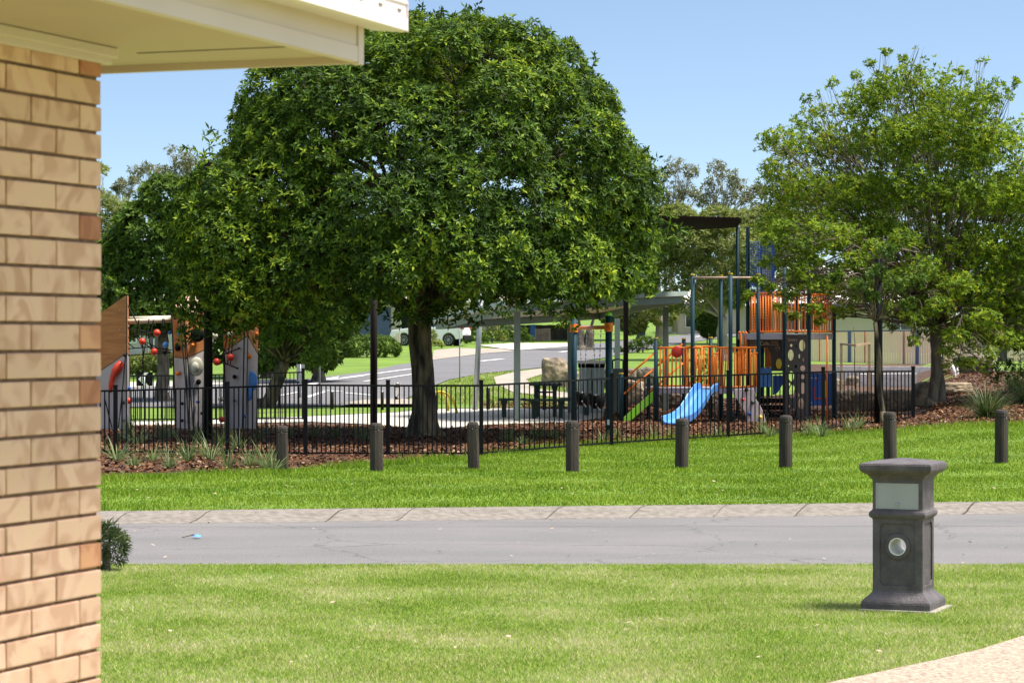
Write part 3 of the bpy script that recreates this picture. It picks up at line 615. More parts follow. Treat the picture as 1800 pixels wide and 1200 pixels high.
# ---------------------------------------------------------------- trees
def limb(q, a, b, r0, r1, sag=.1, n=6, seed=0, k=8):
    a, b = Vector(a), Vector(b); L = (b-a).length; rr = random.Random(seed); pts = []; rad = []
    o1 = Vector((rr.uniform(-1, 1), rr.uniform(-1, 1), rr.uniform(-.3, 1)))*L*sag
    for i in range(n+1):
        t = i/n; p = a.lerp(b, t)+o1*math.sin(t*math.pi)+Vector((rr.uniform(-1, 1), rr.uniform(-1, 1), rr.uniform(-1, 1)))*L*.02*(1 if 0 < i < n else 0)
        pts.append(p); rad.append(r0+(r1-r0)*t)
    q.tube(pts, rad, k); return pts
def shell(clumps, dens, center, up=.25, lower=.35, inner=.55, cull=.82):
    C = np.array([c for c, r in clumps]); RR = np.array([r for c, r in clumps]); P, A = [], []
    for (c, r) in clumps:
        n = int(dens*4*math.pi*r*r); d = nrm(R.normal(0, 1, (n*2, 3))); out = nrm((np.array(c)-center)[None])[0]
        sc = d@out+up*d[:, 2]; d = d[(sc > -lower)][:n]
        rad = r*R.uniform(.86, 1.1, (len(d), 1)); m = R.uniform(0, 1, len(d)) < .2; rad[m] *= R.uniform(inner, .95, (m.sum(), 1))
        p = np.array(c)+d*rad*np.array([1, 1, .82]); ds = np.linalg.norm(p[:, None]-C[None], axis=2)/RR[None]
        keep = (ds < cull-.1).sum(1) == 0; keep |= m & ((ds < cull-.3).sum(1) == 0)
        P.append(p[keep]); A.append((d*.6+out*.3+np.array([0, 0, .35]))[keep])
    return np.concatenate(P), np.concatenate(A)
def leaf_obj(P, A, k, L, Wd, m, parent, off, name='crown', **kw):
    v, f, t = leaves(P, A, k, L, Wd, **kw); v = v-np.array(off); return place(tri_mesh(name, v, f, t, m), name, parent)
# --- the big fig
fb = G(741, 768); fig = thing('fig_tree', 'huge domed green fig tree with a thick mossy trunk in the middle of the park', 'tree', fb)
ppm = F/fb.y; FX = lambda px: (px-CX)/ppm; FZ = lambda py: CZ+(HY-py)/ppm
prof = [(40, 715, 865), (75, 640, 925), (120, 470, 1010), (200, 398, 1088), (300, 366, 1148), (390, 338, 1166), (480, 320, 1160), (545, 332, 1128)]
def ext(y, s): return float(np.interp(y, [p[0] for p in prof], [p[s] for p in prof]))
clumps = []
for y, rc in ((78, .7), (130, .95), (205, 1.1), (290, 1.15), (370, 1.15), (440, 1.0), (485, .68)):
    xl, xr = ext(y, 1), ext(y, 2); cx = FX((xl+xr)/2); Rr = (xr-xl)/2/ppm-rc*.93
    if Rr < .3: clumps.append(((cx, fb.y, FZ(y)), rc)); continue
    n = max(3, int(2*math.pi*Rr/(rc*1.3))); ph = rnd.uniform(0, 6)
    for i in range(n):
        a = ph+2*math.pi*i/n+rnd.uniform(-.12, .12); r_ = rc*rnd.uniform(.62, 1.12); rr = Rr+(rc-r_)+rnd.uniform(-.34, .2)
        c = (cx+rr*math.cos(a), fb.y+rr*math.sin(a)*.97, FZ(y)+rnd.uniform(-.22, .22)); clumps.append((c, r_))
    if y < 260 and Rr > 1.3:
        for i in range(int(Rr*2.4)):
            a = rnd.uniform(0, 6.28); rr = (Rr-1.0)*math.sqrt(rnd.random()); clumps.append(((cx+rr*math.cos(a), fb.y+rr*math.sin(a), FZ(y)+.45-rr*.12), rc*.8))
for px, py, r_ in ((352, 385, .6), (382, 335, .6), (398, 430, .7), (356, 460, .65), (392, 500, .6), (345, 520, .5), (420, 530, .5), (365, 420, .6), (430, 470, .6), (410, 380, .6), (455, 535, .4)):
    clumps.append((tuple(W(px, py, fb.y-3.0+rnd.uniform(-.2, .2))), r_))
def pxy(c): return CX+F*c[0]/c[1], HY-F*(c[2]-CZ)/c[1]
gaps = [(650, 296, 40, 22), (575, 235, 20, 14), (885, 322, 42, 14), (690, 225, 16, 12)]
def ingap(c, g=1): x, y = pxy(c); return any(((x-a)/(w*g))**2+((y-b)/(h*g))**2 < 1 for a, b, w, h in gaps)
clumps = [c for c in clumps if not (ingap(c[0], .9))]
cen = np.array([fb.x, fb.y, FZ(430)])
P, A = shell(clumps, 40, cen, up=.35, lower=.1)
nI = 5200; dI = nrm(R.normal(0, 1, (nI, 3))); zI = FZ(470)+(FZ(60)-FZ(470))*R.uniform(0, 1, nI)
wI = np.array([ext(HY-(z-CZ)*ppm, 2)-ext(HY-(z-CZ)*ppm, 1) for z in zI])/2/ppm; aI = R.uniform(0, 6.283, nI); rI = np.maximum(.2, wI-1.15)*R.uniform(.55, 1, nI)
PI_ = np.stack([fb.x+rI*np.cos(aI), fb.y+rI*np.sin(aI), zI-.25], 1); P = np.concatenate([P, PI_]); A = np.concatenate([A, dI*.5+np.array([0, 0, .6])])
x, y = CX+F*P[:, 0]/P[:, 1], HY-F*(P[:, 2]-CZ)/P[:, 1]
keep = np.ones(len(P), bool)
for a, b, w, h in gaps: keep &= ~((((x-a)/w)**2+((y-b)/h)**2 < 1) & (R.uniform(0, 1, len(P)) < .8))
thin = np.array([math.sin(p[0]*1.9+1)*math.sin(p[2]*2.6)*math.sin(p[1]*1.3+2) for p in P]); keep &= ~((thin > .6) & (R.uniform(0, 1, len(P)) < .4))
keep &= ~((y > 528+9*np.sin(x*.05)) & (x > 600)); keep &= (y < 578); keep &= ~((x > 1030) & (y > 512+.25*(1160-x)*.6+6*np.sin(x*.1)))
P, A = P[keep], A[keep]; print('fig whorls', len(P))
leaf_obj(P, A, 8, .13, .042, M['fig'], fig, fb, spread=(.55, 1.45), droop=.25)
# hanging sprays that break the outline
sp_ = [(400, 548), (350, 545), (430, 565), (470, 560), (560, 560), (620, 545), (700, 545), (1120, 500), (1060, 515), (950, 535), (1000, 548), (860, 538), (330, 440), (1166, 420), (1140, 300), (1020, 130), (890, 60), (830, 36), (770, 24), (720, 34), (640, 66), (460, 122), (372, 250), (340, 570), (800, 540), (755, 545)]
P, A = [], []
for i, (a, b) in enumerate(sp_):
    Yd = fb.y-rnd.uniform(1.0, 3.6) if b > 400 else fb.y+rnd.uniform(-2, 1)
    for _ in range(26 if b > 400 else 14): P.append(np.array(W(a+rnd.gauss(0, 16), b+rnd.gauss(0, 12), Yd))+R.normal(0, .12, 3)); A.append((rnd.uniform(-1, 1), -1, rnd.uniform(-.3, 1)))
leaf_obj(np.array(P), np.array(A), 7, .15, .045, M['fig'], fig, fb, name='hanging_leaves', spread=(.6, 1.3), droop=.35)
q = MB(); tr_ = []
T = lambda px, py, dy=0: W(px, py, fb.y+dy)
for i, (py, r0, px) in enumerate(((778, .60, 741), (765, .46, 741), (750, .36, 741), (725, .31, 742), (690, .285, 742), (650, .275, 740), (610, .27, 736), (575, .28, 735), (548, .33, 736), (530, .30, 738))):
    tr_.append((T(px, py), r0))
base = 0; nn = 22
for i, (p, r0) in enumerate(tr_):
    for k in range(nn):
        a = 2*math.pi*k/nn; fl = 1+.16*math.sin(a*3+1+i*.12)+.12*math.sin(a*6+i*.2)+rnd.uniform(-.02, .02)
        if i < 3: fl += (3-i)*.14*max(0, math.sin(a*4+.6))
        q.v.append((p.x+math.cos(a)*r0*fl*.72, p.y+math.sin(a)*r0*fl*.72, p.z))
    if i:
        for k in range(nn): q.f.append(((i-1)*nn+k, (i-1)*nn+(k+1) % nn, i*nn+(k+1) % nn, i*nn+k))
fork = T(737, 545); pri = []
for j, (px, py, dy, r0) in enumerate(((640, 470, -1.2, .15), (840, 470, -.8, .15), (700, 400, .8, .19), (780, 380, -.4, .18), (560, 440, 1.2, .12), (950, 450, 1.4, .12), (740, 450, 2.4, .14), (730, 430, -2.2, .12))):
    e = T(px, py, dy); pts = limb(q, fork+Vector((0, 0, -.1)), e, r0, r0*.62, .12, 6, j+3, 10); pri.append((e, r0*.6))
vis = [((700, 400, .8), (655, 300, -.6), .10), ((655, 300, -.6), (600, 258, -1.2), .06), ((780, 380, -.4), (830, 320, -2.4), .09), ((830, 320, -2.4), (935, 298, -3.0), .07), ((700, 400, .8), (690, 320, -2.6), .09), ((690, 320, -2.6), (612, 285, -3.0), .06),
       ((780, 380, -.4), (770, 250, 0), .12), ((770, 250, 0), (700, 190, .5), .07), ((770, 250, 0), (850, 190, -.5), .07), ((690, 330, -2.4), (655, 235, -2.6), .045), ((830, 322, -2.4), (800, 240, -2.4), .05)]
for j, (a, b, r0) in enumerate(vis): limb(q, T(*a), T(*b), r0, r0*.6, .06, 6, 40+j, 8)
for j, (c, r_) in enumerate(clumps):
    e, r0 = min(pri+[(T(*b), rr*.6) for a, b, rr in vis], key=lambda t: (t[0]-Vector(c)).length+(2 if t[0].z > c[2]+.3 else 0))
    pts = limb(q, e, Vector(c), min(r0, .06), .016, .12, 5, 100+j, 6)
    for s in range(5):
        dd = Vector(nrm(R.normal(0, 1, 3)[None])[0])*r_*.85; limb(q, pts[3], Vector(c)+dd, .016, .005, .1, 3, 900+j*7+s, 4)
q.build('trunk', M['bark'], fig, smooth=True)
# --- generic tree from clumps described in picture coordinates
def tree(name, label, px, yb, D, blobs, m, L, Wd, dens, k=7, bark='bark2', tr=.14, trunks=None, group=None, cat='tree', depth=1.0, crown_inner=.4, droop=.15, fork=.45, jit=.5, vol=False, spread=(.5, 1.4), thin=0, extra=5):
    g = GX(px, D) if yb is None else G(px, yb); 
    if yb is not None: D = g.y
    pm = F/D; t = thing(name, label, cat, g, 0, group); cl = []
    xs = [b[0] for b in blobs]; cxm = (min(xs)+max(xs))/2
    for (bx, by, br) in blobs:
        r_ = br/pm; wide = max(.0, (max(xs)-min(xs))/2/pm*depth); fx = (bx-cxm)/max(1, (max(xs)-min(xs))/2)
        for s in ((0,) if wide < .3 else (-1, 0, 1)):
            dy = s*wide*.75*math.sqrt(max(.05, 1-fx*fx))+rnd.uniform(-.2, .2)*r_
            cl.append((tuple(W(bx, by, D)+Vector((0, dy, 0))+Vector((rnd.uniform(-.12, .12)*r_ if s else 0, 0, rnd.uniform(-.25, .05)*r_ if s else 0))), r_))
    cen = np.array([W(cxm, np.mean([b[1] for b in blobs])+20, D)])[0]
    if vol:
        P, A = [], []
        for c, r_ in cl:
            n = max(16, int(dens*4.19*r_**3)); d = nrm(R.normal(0, 1, (n, 3)))*r_*R.uniform(0, 1, (n, 1))**(1/2.2); P.append(np.array(c)+d*np.array([1, 1, .8])); A.append(d*.5/r_+R.normal(0, .4, (n, 3))+np.array([0, 0, .6]))
        P, A = np.concatenate(P), np.concatenate(A)
    else: P, A = shell(cl, dens, cen, up=.1, lower=.45, inner=crown_inner)
    if thin:
        tv = np.sin(P[:, 0]*2.1/thin+1)*np.sin(P[:, 2]*2.7/thin)*np.sin(P[:, 1]*1.7/thin); kp = ~((tv > .25) & (R.uniform(0, 1, len(P)) < .8)); P, A = P[kp], A[kp]
    gzz = g.z; kp = P[:, 2] > gzz+.02; P, A = P[kp], A[kp]
    leaf_obj(P, A, k, L, Wd, m, t, g, spread=spread, droop=droop)
    q = MB(); trunks = trunks or [(px, None)]
    top = W(cxm, np.mean([b[1] for b in blobs]), D); ends = []
    for i, (tx, lean) in enumerate(trunks):
        b = Vector((g.x+(tx-px)/pm, g.y+i*.2, g.z-.1)); f_ = b.lerp(top, fork); f_.x = b.x+(lean or 0)/pm+(f_.x-b.x)*.2; limb(q, b, f_, tr, tr*.72, .03, 6, i+int(px), 12); ends.append(f_)
        q.tube([b-Vector((0, 0, .05)), b+Vector((0, 0, .35))], [tr*1.5, tr*1.0], 12)
    for j, (c, r_) in enumerate(cl):
        e = min(ends, key=lambda v: (v-Vector(c)).length); c_ = Vector(c)
        pts = limb(q, e, c_, tr*.2, tr*.05, .09, 6, j+int(px)*3, 6)
        for s in range(extra): limb(q, pts[3+s % 3], c_+Vector(nrm(R.normal(0, 1, 3)[None])[0])*r_*.85, tr*.06, tr*.02, .1, 3, j*11+s, 4)
    q.build('trunk', M[bark], t, smooth=True); return t
# --- right-hand tree
bl = [(1585, 140, 42), (1520, 175, 45), (1640, 165, 50), (1700, 190, 45), (1425, 205, 26), (1440, 160, 14), (1395, 250, 38), (1350, 245, 24), (1465, 250, 48), (1540, 245, 55), (1620, 245, 60), (1700, 265, 60), (1770, 240, 45), (1790, 300, 40), (1350, 300, 26), (1400, 325, 48), (1480, 330, 55), (1570, 330, 60), (1660, 345, 60), (1745, 350, 55), (1820, 340, 60), (1370, 390, 42), (1440, 400, 52), (1520, 410, 55), (1610, 420, 55), (1700, 430, 60), (1790, 430, 60), (1370, 450, 30), (1400, 480, 40), (1470, 490, 46), (1550, 480, 45), (1690, 500, 55), (1780, 510, 60), (1860, 470, 60), (1620, 500, 45), (1450, 545, 26), (1510, 530, 28), (1590, 545, 30), (1660, 570, 34), (1710, 590, 36), (1760, 560, 40), (1690, 635, 24), (1830, 560, 50), (1335, 495, 16), (1320, 520, 12), (1585, 105, 10), (1530, 112, 10), (1690, 125, 12), (1755, 160, 10), (1900, 400, 60), (1880, 320, 50), (1600, 575, 18)]
rt = tree('leafy_tree', 'broad airy olive-green tree filling the right side behind the fence end', 1637, 716, 0, bl, M['olive'], .10, .042, 185, 7, 'bark2', .14, [(1637, 10), (1655, -8)], depth=.9, vol=True, thin=1.6, fork=.42, spread=(.5, 1.5), extra=6)
P, A = [], []; q = MB(); rb = Vector(rt.location)
for i, (px, py, r_) in enumerate(((1335, 495, 13), (1318, 518, 9), (1352, 507, 13), (1385, 520, 17), (1400, 478, 24), (1430, 540, 20), (1455, 500, 26), (1480, 545, 18), (1510, 515, 24), (1395, 556, 10), (1560, 540, 20), (1430, 450, 24), (1600, 560, 20), (1545, 490, 26), (1650, 540, 26), (1605, 600, 13), (1680, 590, 24), (1700, 640, 16), (1500, 460, 26), (1465, 430, 26), (1730, 560, 28), (1775, 600, 22), (1690, 500, 30), (1620, 470, 30), (1440, 565, 9), (1740, 620, 16), (1665, 620, 14), (1360, 420, 24), (1400, 430, 26), (1380, 395, 22), (1440, 405, 26), (1490, 410, 28), (1350, 460, 16), (1540, 440, 28), (1575, 500, 24), (1420, 500, 22), (1590, 420, 26), (1370, 540, 10))):
    D_ = 57.5+.02*(px-1318)*(.3 if px < 1500 else .2); c_ = W(px, py, D_); rr = r_/F*D_; n_ = int(330*4.19*rr**3)+18
    d_ = nrm(R.normal(0, 1, (n_, 3)))*rr*R.uniform(0, 1, (n_, 1))**.4; P.append(np.array(c_)+d_*np.array([1.15, 1, .75])); A.append(d_/rr*.4+R.normal(0, .4, (n_, 3))+np.array([0, -.2, .6]))
    pts = limb(q, rb+Vector((rnd.uniform(-.3, .3), -.1, 2.2+rnd.uniform(0, 1.2))), c_, .03, .008, .1, 7, 77+i, 6)
    for s_ in range(5): limb(q, pts[5], c_+Vector(nrm(R.normal(0, 1, 3)[None])[0])*rr, .008, .003, .1, 3, i*9+s_, 4)
leaf_obj(np.concatenate(P), np.concatenate(A), 7, .10, .042, M['olive'], rt, rb, name='front_sprays'); q.build('low_branches', M['bark2'], rt, smooth=True)
tree('slender_tree', 'slender tree with a thin leaning trunk just right of the black pole', 1549, 745, 0, [(1470, 485, 14), (1505, 500, 17), (1540, 478, 16), (1575, 500, 17), (1612, 490, 15), (1530, 520, 12), (1595, 532, 14), (1560, 440, 14)], M['dark'], .095, .042, 150, 7, 'bark', .06, [(1552, -12)], depth=.7, vol=True, fork=.72)
# --- dark trees at left and behind the fig
tree('broad_leaf_tree', 'dense dark green tree between the brick house and the fig', 285, None, 74, [(300, 350, 42), (262, 395, 52), (335, 385, 48), (225, 430, 40), (300, 450, 62), (240, 480, 50), (350, 460, 45), (200, 500, 36), (270, 535, 50), (330, 540, 42), (215, 560, 34), (375, 480, 30), (355, 345, 22), (330, 330, 16)], M['dark'], .19, .08, 30, 7, tr=.2, depth=.8, fork=.5, crown_inner=.2)
tree('broad_leaf_tree', 'dull olive tree crown glimpsed against the brick wall edge, behind the dark tree', 150, None, 98, [(170, 370, 40), (205, 390, 44), (150, 440, 60), (215, 450, 40), (130, 360, 36), (172, 300, 13)], M['mid'], .2, .06, 20, 6, tr=.2)
tree('leaning_tree', 'dark leaning trunk with low foliage, left of the fig behind the fence', 466, 716, 0, [(440, 500, 50), (500, 520, 55), (560, 500, 50), (540, 570, 34), (480, 580, 26), (600, 545, 38), (400, 540, 34), (620, 500, 50), (560, 615, 22), (520, 470, 50), (650, 520, 30)], M['dark'], .15, .06, 34, 7, 'bark', .21, trunks=[(466, 28)], depth=.6)
tree('leaf_spray_shrub', 'light green sapling foliage at the edge of the brick corner by the leftmost climbing tower', 190, 752, 0, [(188, 545, 12), (192, 590, 18), (186, 640, 14), (178, 575, 20), (195, 560, 10), (182, 610, 16), (206, 515, 14), (180, 500, 20)], M['fig'], .11, .04, 40, 6, tr=.03, depth=.4, cat='shrub')
for (px, lab, D, bls) in (
  (560, 'dark tree mass on the far side of the street behind the warning sign', 88, [(520, 450, 50), (580, 430, 60), (560, 520, 55), (520, 570, 40), (610, 500, 50), (600, 560, 30), (560, 610, 40), (500, 610, 34)]),
  (700, 'dark evergreen over the house with the blue garage door', 158, [(680, 430, 60), (740, 460, 50), (640, 480, 40), (720, 500, 34), (790, 440, 50)]),
  (470, 'dark tree filling the gap beside the rightmost climbing tower', 92, [(450, 430, 60), (400, 480, 60), (420, 560, 50), (470, 560, 45), (360, 420, 50), (380, 600, 34), (470, 625, 26)]),
  (1010, 'dark evergreen behind the picnic shelter roof', 150, [(960, 460, 60), (1030, 450, 60), (1090, 480, 50), (900, 470, 50), (1000, 510, 36), (860, 510, 30), (1080, 540, 26), (950, 520, 28)]),
  (1760, 'dark tree at the right edge in front of the cream steel fence', 96, [(1740, 560, 40), (1800, 550, 55), (1860, 540, 60), (1790, 500, 50)])):
    tree('evergreen_tree', lab, px, None, D, bls, M['dark'], .26, .10, 16, 7, tr=.22, depth=.8)
# --- eucalypts on the skyline
for (px, lab, D, bls, dn) in (
  (325, 'tall eucalypt with a rounded olive crown, highest on the left skyline', 190, [(325, 278, 26), (300, 262, 10), (345, 290, 20), (318, 300, 24), (290, 300, 18), (360, 300, 16), (330, 330, 22)], 2.6),
  (272, 'olive eucalypt left of the rounded skyline crown', 195, [(285, 300, 17), (262, 295, 14), (240, 302, 16), (270, 322, 20), (295, 325, 18)], 2.6),
  (215, 'thin eucalypt sprays nearest the brick corner', 200, [(215, 322, 12), (235, 318, 10), (205, 330, 8), (225, 340, 14), (250, 335, 12)], 2.2),
  (1185, 'eucalypt close to the right flank of the fig crown', 170, [(1190, 290, 20), (1165, 310, 22), (1215, 300, 18), (1200, 335, 26), (1175, 350, 26), (1225, 345, 20), (1150, 340, 20)], 2.2),
  (1265, 'sparse pale eucalypt above the dark canopy', 165, [(1262, 295, 18), (1285, 310, 20), (1250, 325, 20), (1300, 325, 18), (1275, 345, 26), (1315, 350, 20), (1240, 350, 18), (1330, 335, 14)], 2.0),
  (1345, 'eucalypt behind the left edge of the airy right-hand tree', 160, [(1345, 330, 20), (1370, 350, 26), (1330, 370, 22), (1395, 330, 24), (1420, 360, 30)], 2.0),
  (1480, 'eucalypt seen through the gaps of the right-hand tree', 160, [(1480, 330, 40), (1540, 350, 40), (1440, 370, 30), (1600, 360, 40), (1680, 350, 50), (1770, 360, 50)], 1.6)):
    tree('eucalyptus_tree', lab, px, None, D, bls, M['euc'], .26, .09, dn*3.2, 6, 'eucbark', .2, depth=.7, vol=True, group='eucalypts on the skyline', droop=.5, fork=.72, thin=3)
for (px, lab, D, bls) in (
  (1272, 'grey-trunked olive tree behind the tall climbing posts', 112, [(1170, 430, 34), (1220, 420, 44), (1280, 430, 46), (1180, 480, 40), (1240, 480, 40), (1300, 470, 34), (1160, 520, 30), (1210, 530, 26), (1290, 520, 22), (1330, 440, 30), (1200, 395, 26), (1260, 390, 30)]),
  (1160, 'olive tree between the fig and the dark canopy', 130, [(1150, 400, 40), (1190, 390, 36), (1140, 460, 40), (1130, 530, 30), (1110, 560, 24), (1165, 550, 22)]),
  (1350, 'olive tree behind the dark canopy and mesh tower', 140, [(1340, 400, 40), (1400, 410, 44), (1300, 400, 36), (1330, 450, 36), (1240, 400, 30)])):
    tree('bushland_tree', lab, px, None, D, bls, M['mid'], .2, .075, 30, 7, 'eucbark', .28, depth=.5, thin=2.2, extra=3)
tree('bushland_tree', 'forked bare grey trunk at the far kerb behind the swing', 1020, None, 128, [(1000, 540, 30), (1050, 535, 28), (1020, 520, 30)], M['dark'], .2, .07, 6, 6, 'bark2', .30, trunks=[(1019, 0), (1031, 8)])
# --- shrubs
def shrub(label, px, yb, blobs, m='dark', L=.09, Wd=.04, dens=45, name='shrub', group=None):
    if dens < 30: dens *= 2.6; L *= 1.15
    return tree(name, label, px, yb, 0, blobs, M[m], L, Wd, dens, 6, tr=.03, depth=.6, cat='shrub', group=group, extra=1, fork=.3)
shrub('rounded green bushes beyond the street, seen between the first two climbing towers', 255, 660, [(240, 640, 18), (270, 635, 20), (290, 632, 18), (230, 655, 16), (262, 652, 18)], 'mid', .1, .05, 26)
shrub('low dark bush under the trees left of the warning sign', 505, 642, [(480, 628, 18), (515, 620, 20), (540, 630, 16), (500, 612, 18), (455, 632, 16)], 'dark', .1, .04, 24)
shrub('clipped hedge in front of the blue garage door', 645, 628, [(612, 612, 18), (632, 606, 20), (655, 604, 20), (678, 606, 18), (690, 612, 14), (620, 618, 14), (665, 614, 16)], 'dark', .1, .04, 26, 'hedge')
shrub('dark green mounded bush by the street right of the swing', 1130, 620, [(1118, 608, 12), (1135, 604, 14), (1152, 606, 12), (1128, 614, 9)], 'dark', .12, .05, 26)
shrub('small round bush at the lawn edge right of the swing', 1090, 620, [(1088, 617, 8), (1098, 618, 6)], 'dark', .12, .05, 26)
shrub('glossy bush behind the orange bridge railings', 1240, 690, [(1240, 625, 14), (1250, 640, 18), (1232, 650, 16), (1245, 668, 16), (1225, 675, 12)], 'dark', .08, .035, 60)
shrub('dark rounded tree-shrub behind the tall navy posts', 1243, 604, [(1240, 545, 18), (1250, 560, 22), (1235, 565, 18), (1260, 540, 16), (1246, 580, 14), (1228, 550, 12), (1262, 575, 12), (1262, 520, 18), (1230, 520, 14)], 'dark', .14, .06, 22)
for (px, yb, r_, lb) in ((758, 612, 12, 'yellow-green fern clump beside the front wheel of the white car'), (838, 604, 13, 'leafy shrub right behind the white car'), (865, 603, 15, 'bright clump of tall leaves in the far garden bed'), (893, 601, 11, 'dark cycad-like shrub in the far garden bed'), (920, 602, 10, 'reddish-tinged shrub left of the wooden pallet'), (1000, 596, 9, 'small shrub right of the wooden pallet')):
    shrub(lb, px, yb, [(px, yb-r_*.8, r_), (px+r_*.9, yb-r_*.6, r_*.7), (px-r_*.9, yb-r_*.5, r_*.7), (px, yb-r_*1.9, r_*.7)], 'mid' if px in (758, 865) else 'dark', .16, .05, 16, group='shrubs of the garden across the street')
shrub('round dark topiary shrub on a short stem at the brick corner', 187, 1003, [(180, 950, 26), (200, 955, 22), (205, 975, 14), (178, 978, 20), (190, 935, 16), (160, 955, 26)], 'spiky', .085, .009, 420, 'topiary')
# ---------------------------------------------------------------- strap-leaf tufts
def tuft_mesh(n, h, w, seed, droop=.9, up=.35):
    rr = random.Random(seed); V, Fc, T_ = [], [], []
    for i in range(n):
        a = rr.uniform(0, 6.283); l = h*rr.uniform(.6, 1.15); el = rr.uniform(up, 1.35); d = Vector((math.cos(a)*math.cos(el), math.sin(a)*math.cos(el), math.sin(el))); s_ = Vector((-math.sin(a), math.cos(a), 0))*w*.5
        p = Vector((math.cos(a), math.sin(a), 0))*rr.uniform(0, .06)*h*2; t = rr.random(); b = len(V); ns = 5
        for j in range(ns+1):
            k = j/ns; ww = s_*(1-.9*k*k); V += [tuple(p-ww), tuple(p+ww)]; T_ += [t, t]; d = (d+Vector((0, 0, -droop*k*.45))).normalized(); p = p+d*l/ns
        for j in range(ns): Fc.append((b+2*j, b+2*j+1, b+2*j+3, b+2*j+2))
    return np.array(V), np.array(Fc), np.array(T_)
protos = []
for s in range(4): v, f, t = tuft_mesh(44, .42, .016, s, 1.0 if s % 2 else .6, .5); protos.append(tri_mesh('strap_leaf_tuft', v, f, t, M['strap']))
v, f, t = tuft_mesh(420, .95, .018, 9, .9, .2); big = tri_mesh('strap_leaf_tuft', v, f, t, M['spiky'])
def tuft(px, py, s, label, group, me=None):
    o = link(bpy.data.objects.new('strap_leaf_tuft', me or protos[rnd.randrange(4)])); o.location = G(px, py); o.rotation_euler = (0, 0, rnd.uniform(0, 6)); o.scale = (s, s, s*rnd.uniform(.85, 1.15)); return tag(o, label, 'plant', group)
ORD = ['first', 'second', 'third', 'fourth', 'fifth', 'sixth', 'seventh', 'eighth', 'ninth', 'tenth', 'eleventh', 'twelfth', 'thirteenth', 'fourteenth', 'fifteenth', 'sixteenth', 'seventeenth']
for o_i, (px, py) in enumerate(sorted(((206, 812), (235, 822), (297, 824), (370, 810), (400, 824), (466, 822), (478, 830), (268, 812), (330, 812), (440, 822)))):
    tuft(px, py, rnd.uniform(.8, 1.15), ORD[o_i]+' strappy tuft from the left in the mulch between grass and fence', 'strappy tufts outside the fence')
for o_i, (px, py) in enumerate(sorted(((218, 778), (243, 782), (286, 775), (303, 772), (345, 776), (390, 782), (400, 765), (455, 775), (470, 765), (508, 770), (555, 770), (588, 772), (628, 770), (640, 775), (420, 790), (225, 765)))):
    tuft(px, py, rnd.uniform(.8, 1.2), ORD[o_i]+' strappy tuft from the left inside the fence, before the climbing towers and path', 'strappy tufts inside the left part of the fence')
for o_i, (px, py) in enumerate(sorted(((893, 778), (945, 772), (975, 774), (1060, 775), (1085, 772), (1148, 772), (1180, 768), (1262, 766), (1342, 764), (1355, 768), (1420, 766), (1432, 762), (1445, 768), (1495, 758), (1510, 754), (920, 782)))):
    tuft(px, py, rnd.uniform(.7, 1.1), ORD[o_i]+' strappy tuft right of the fig trunk along the playground fence', 'strappy tufts before the play structure')
tuft(1735, 736, 1.0, 'big bushy strap-leaf tuft on the mulch bank, right of the broad tree', 'large tufts on the mulch bank', big)
tuft(1805, 712, .9, 'large strap-leaf tuft cut by the right edge, higher on the mulch bank', 'large tufts on the mulch bank', big)
tuft(1785, 690, .8, 'strap-leaf tuft at the top of the mulch bank before the cream fence', 'large tufts on the mulch bank', big)
shrub('dark leafy shrub at the right edge above the big tuft', 1785, 705, [(1770, 660, 30), (1800, 650, 34), (1750, 650, 20), (1790, 690, 26)], 'dark', .09, .03, 45)
# ---------------------------------------------------------------- climbing towers
def tower(label, vt, D, holds, ropes=()):
    """vt: loop of (px bottom, px top, dY, y boundary, y top); lower grey panel, ply upper panel, pale cap"""
    g = GX(vt[0][0], D); t = thing('climbing_tower', label, 'climbing tower', g, 0, 'faceted climbing towers'); n = len(vt)
    lo, up, cap = MB(), MB(), MB(); b_, m_, t_ = [], [], []
    for (xb, xt, dy, yb, yt) in vt:
        p0 = W(xb, 0, D+dy); p0.z = 0.05; pt = W(xt, yt, D+dy); z1 = W(xt, yb, D+dy).z; k = (z1-p0.z)/(pt.z-p0.z); b_.append(p0); m_.append(p0.lerp(pt, k)); t_.append(pt)
    for i in range(n):
        j = (i+1) % n; lo.add([b_[i], b_[j], m_[j], m_[i]], [(0, 1, 2, 3)]); up.add([m_[i], m_[j], t_[j], t_[i]], [(0, 1, 2, 3)])
    cap.add([p+Vector((0, 0, .0)) for p in t_], [tuple(range(n))])
    lo.build('lower_panel', M['grey'], t); up.build('upper_panel', M['wood'], t); cap.build('top_panel', M['pinkwood'], t)
    ed = MB()
    for i in range(n): ed.tube([b_[i], m_[i], t_[i]], .009, 6); ed.tube([m_[i], m_[(i+1) % n]], .007, 6)
    ed.build('edge_strip', M['black'], t)
    bt = MB(); rr_ = random.Random(int(vt[0][0]))
    for i in range(2):
        j = i+1
        for s_ in (.12, .88):
            for hgt in range(7):
                p = b_[i].lerp(b_[j], s_); tp = t_[i].lerp(t_[j], s_); q_ = p.lerp(tp, .08+hgt*.14); bt.ball(q_+Vector((0, -.004, 0)), .013, 6, 4)
    bt.build('bolts', M['galv'], t)
    for (px, py, dy, rx, rz, m) in holds:
        r = (rx/F*D, .07, rz/F*D); MB().ball(W(px, py, D+dy), r, 14, 9).build('climbing_hold', M[m], t, smooth=True)
    for (a, b, dy) in ropes: q = MB(); q.tube([W(*a, D+dy), W(*b, D+dy)], .014, 6); q.build('rope', M['rope'], t)
    return t
D_T = 53.6
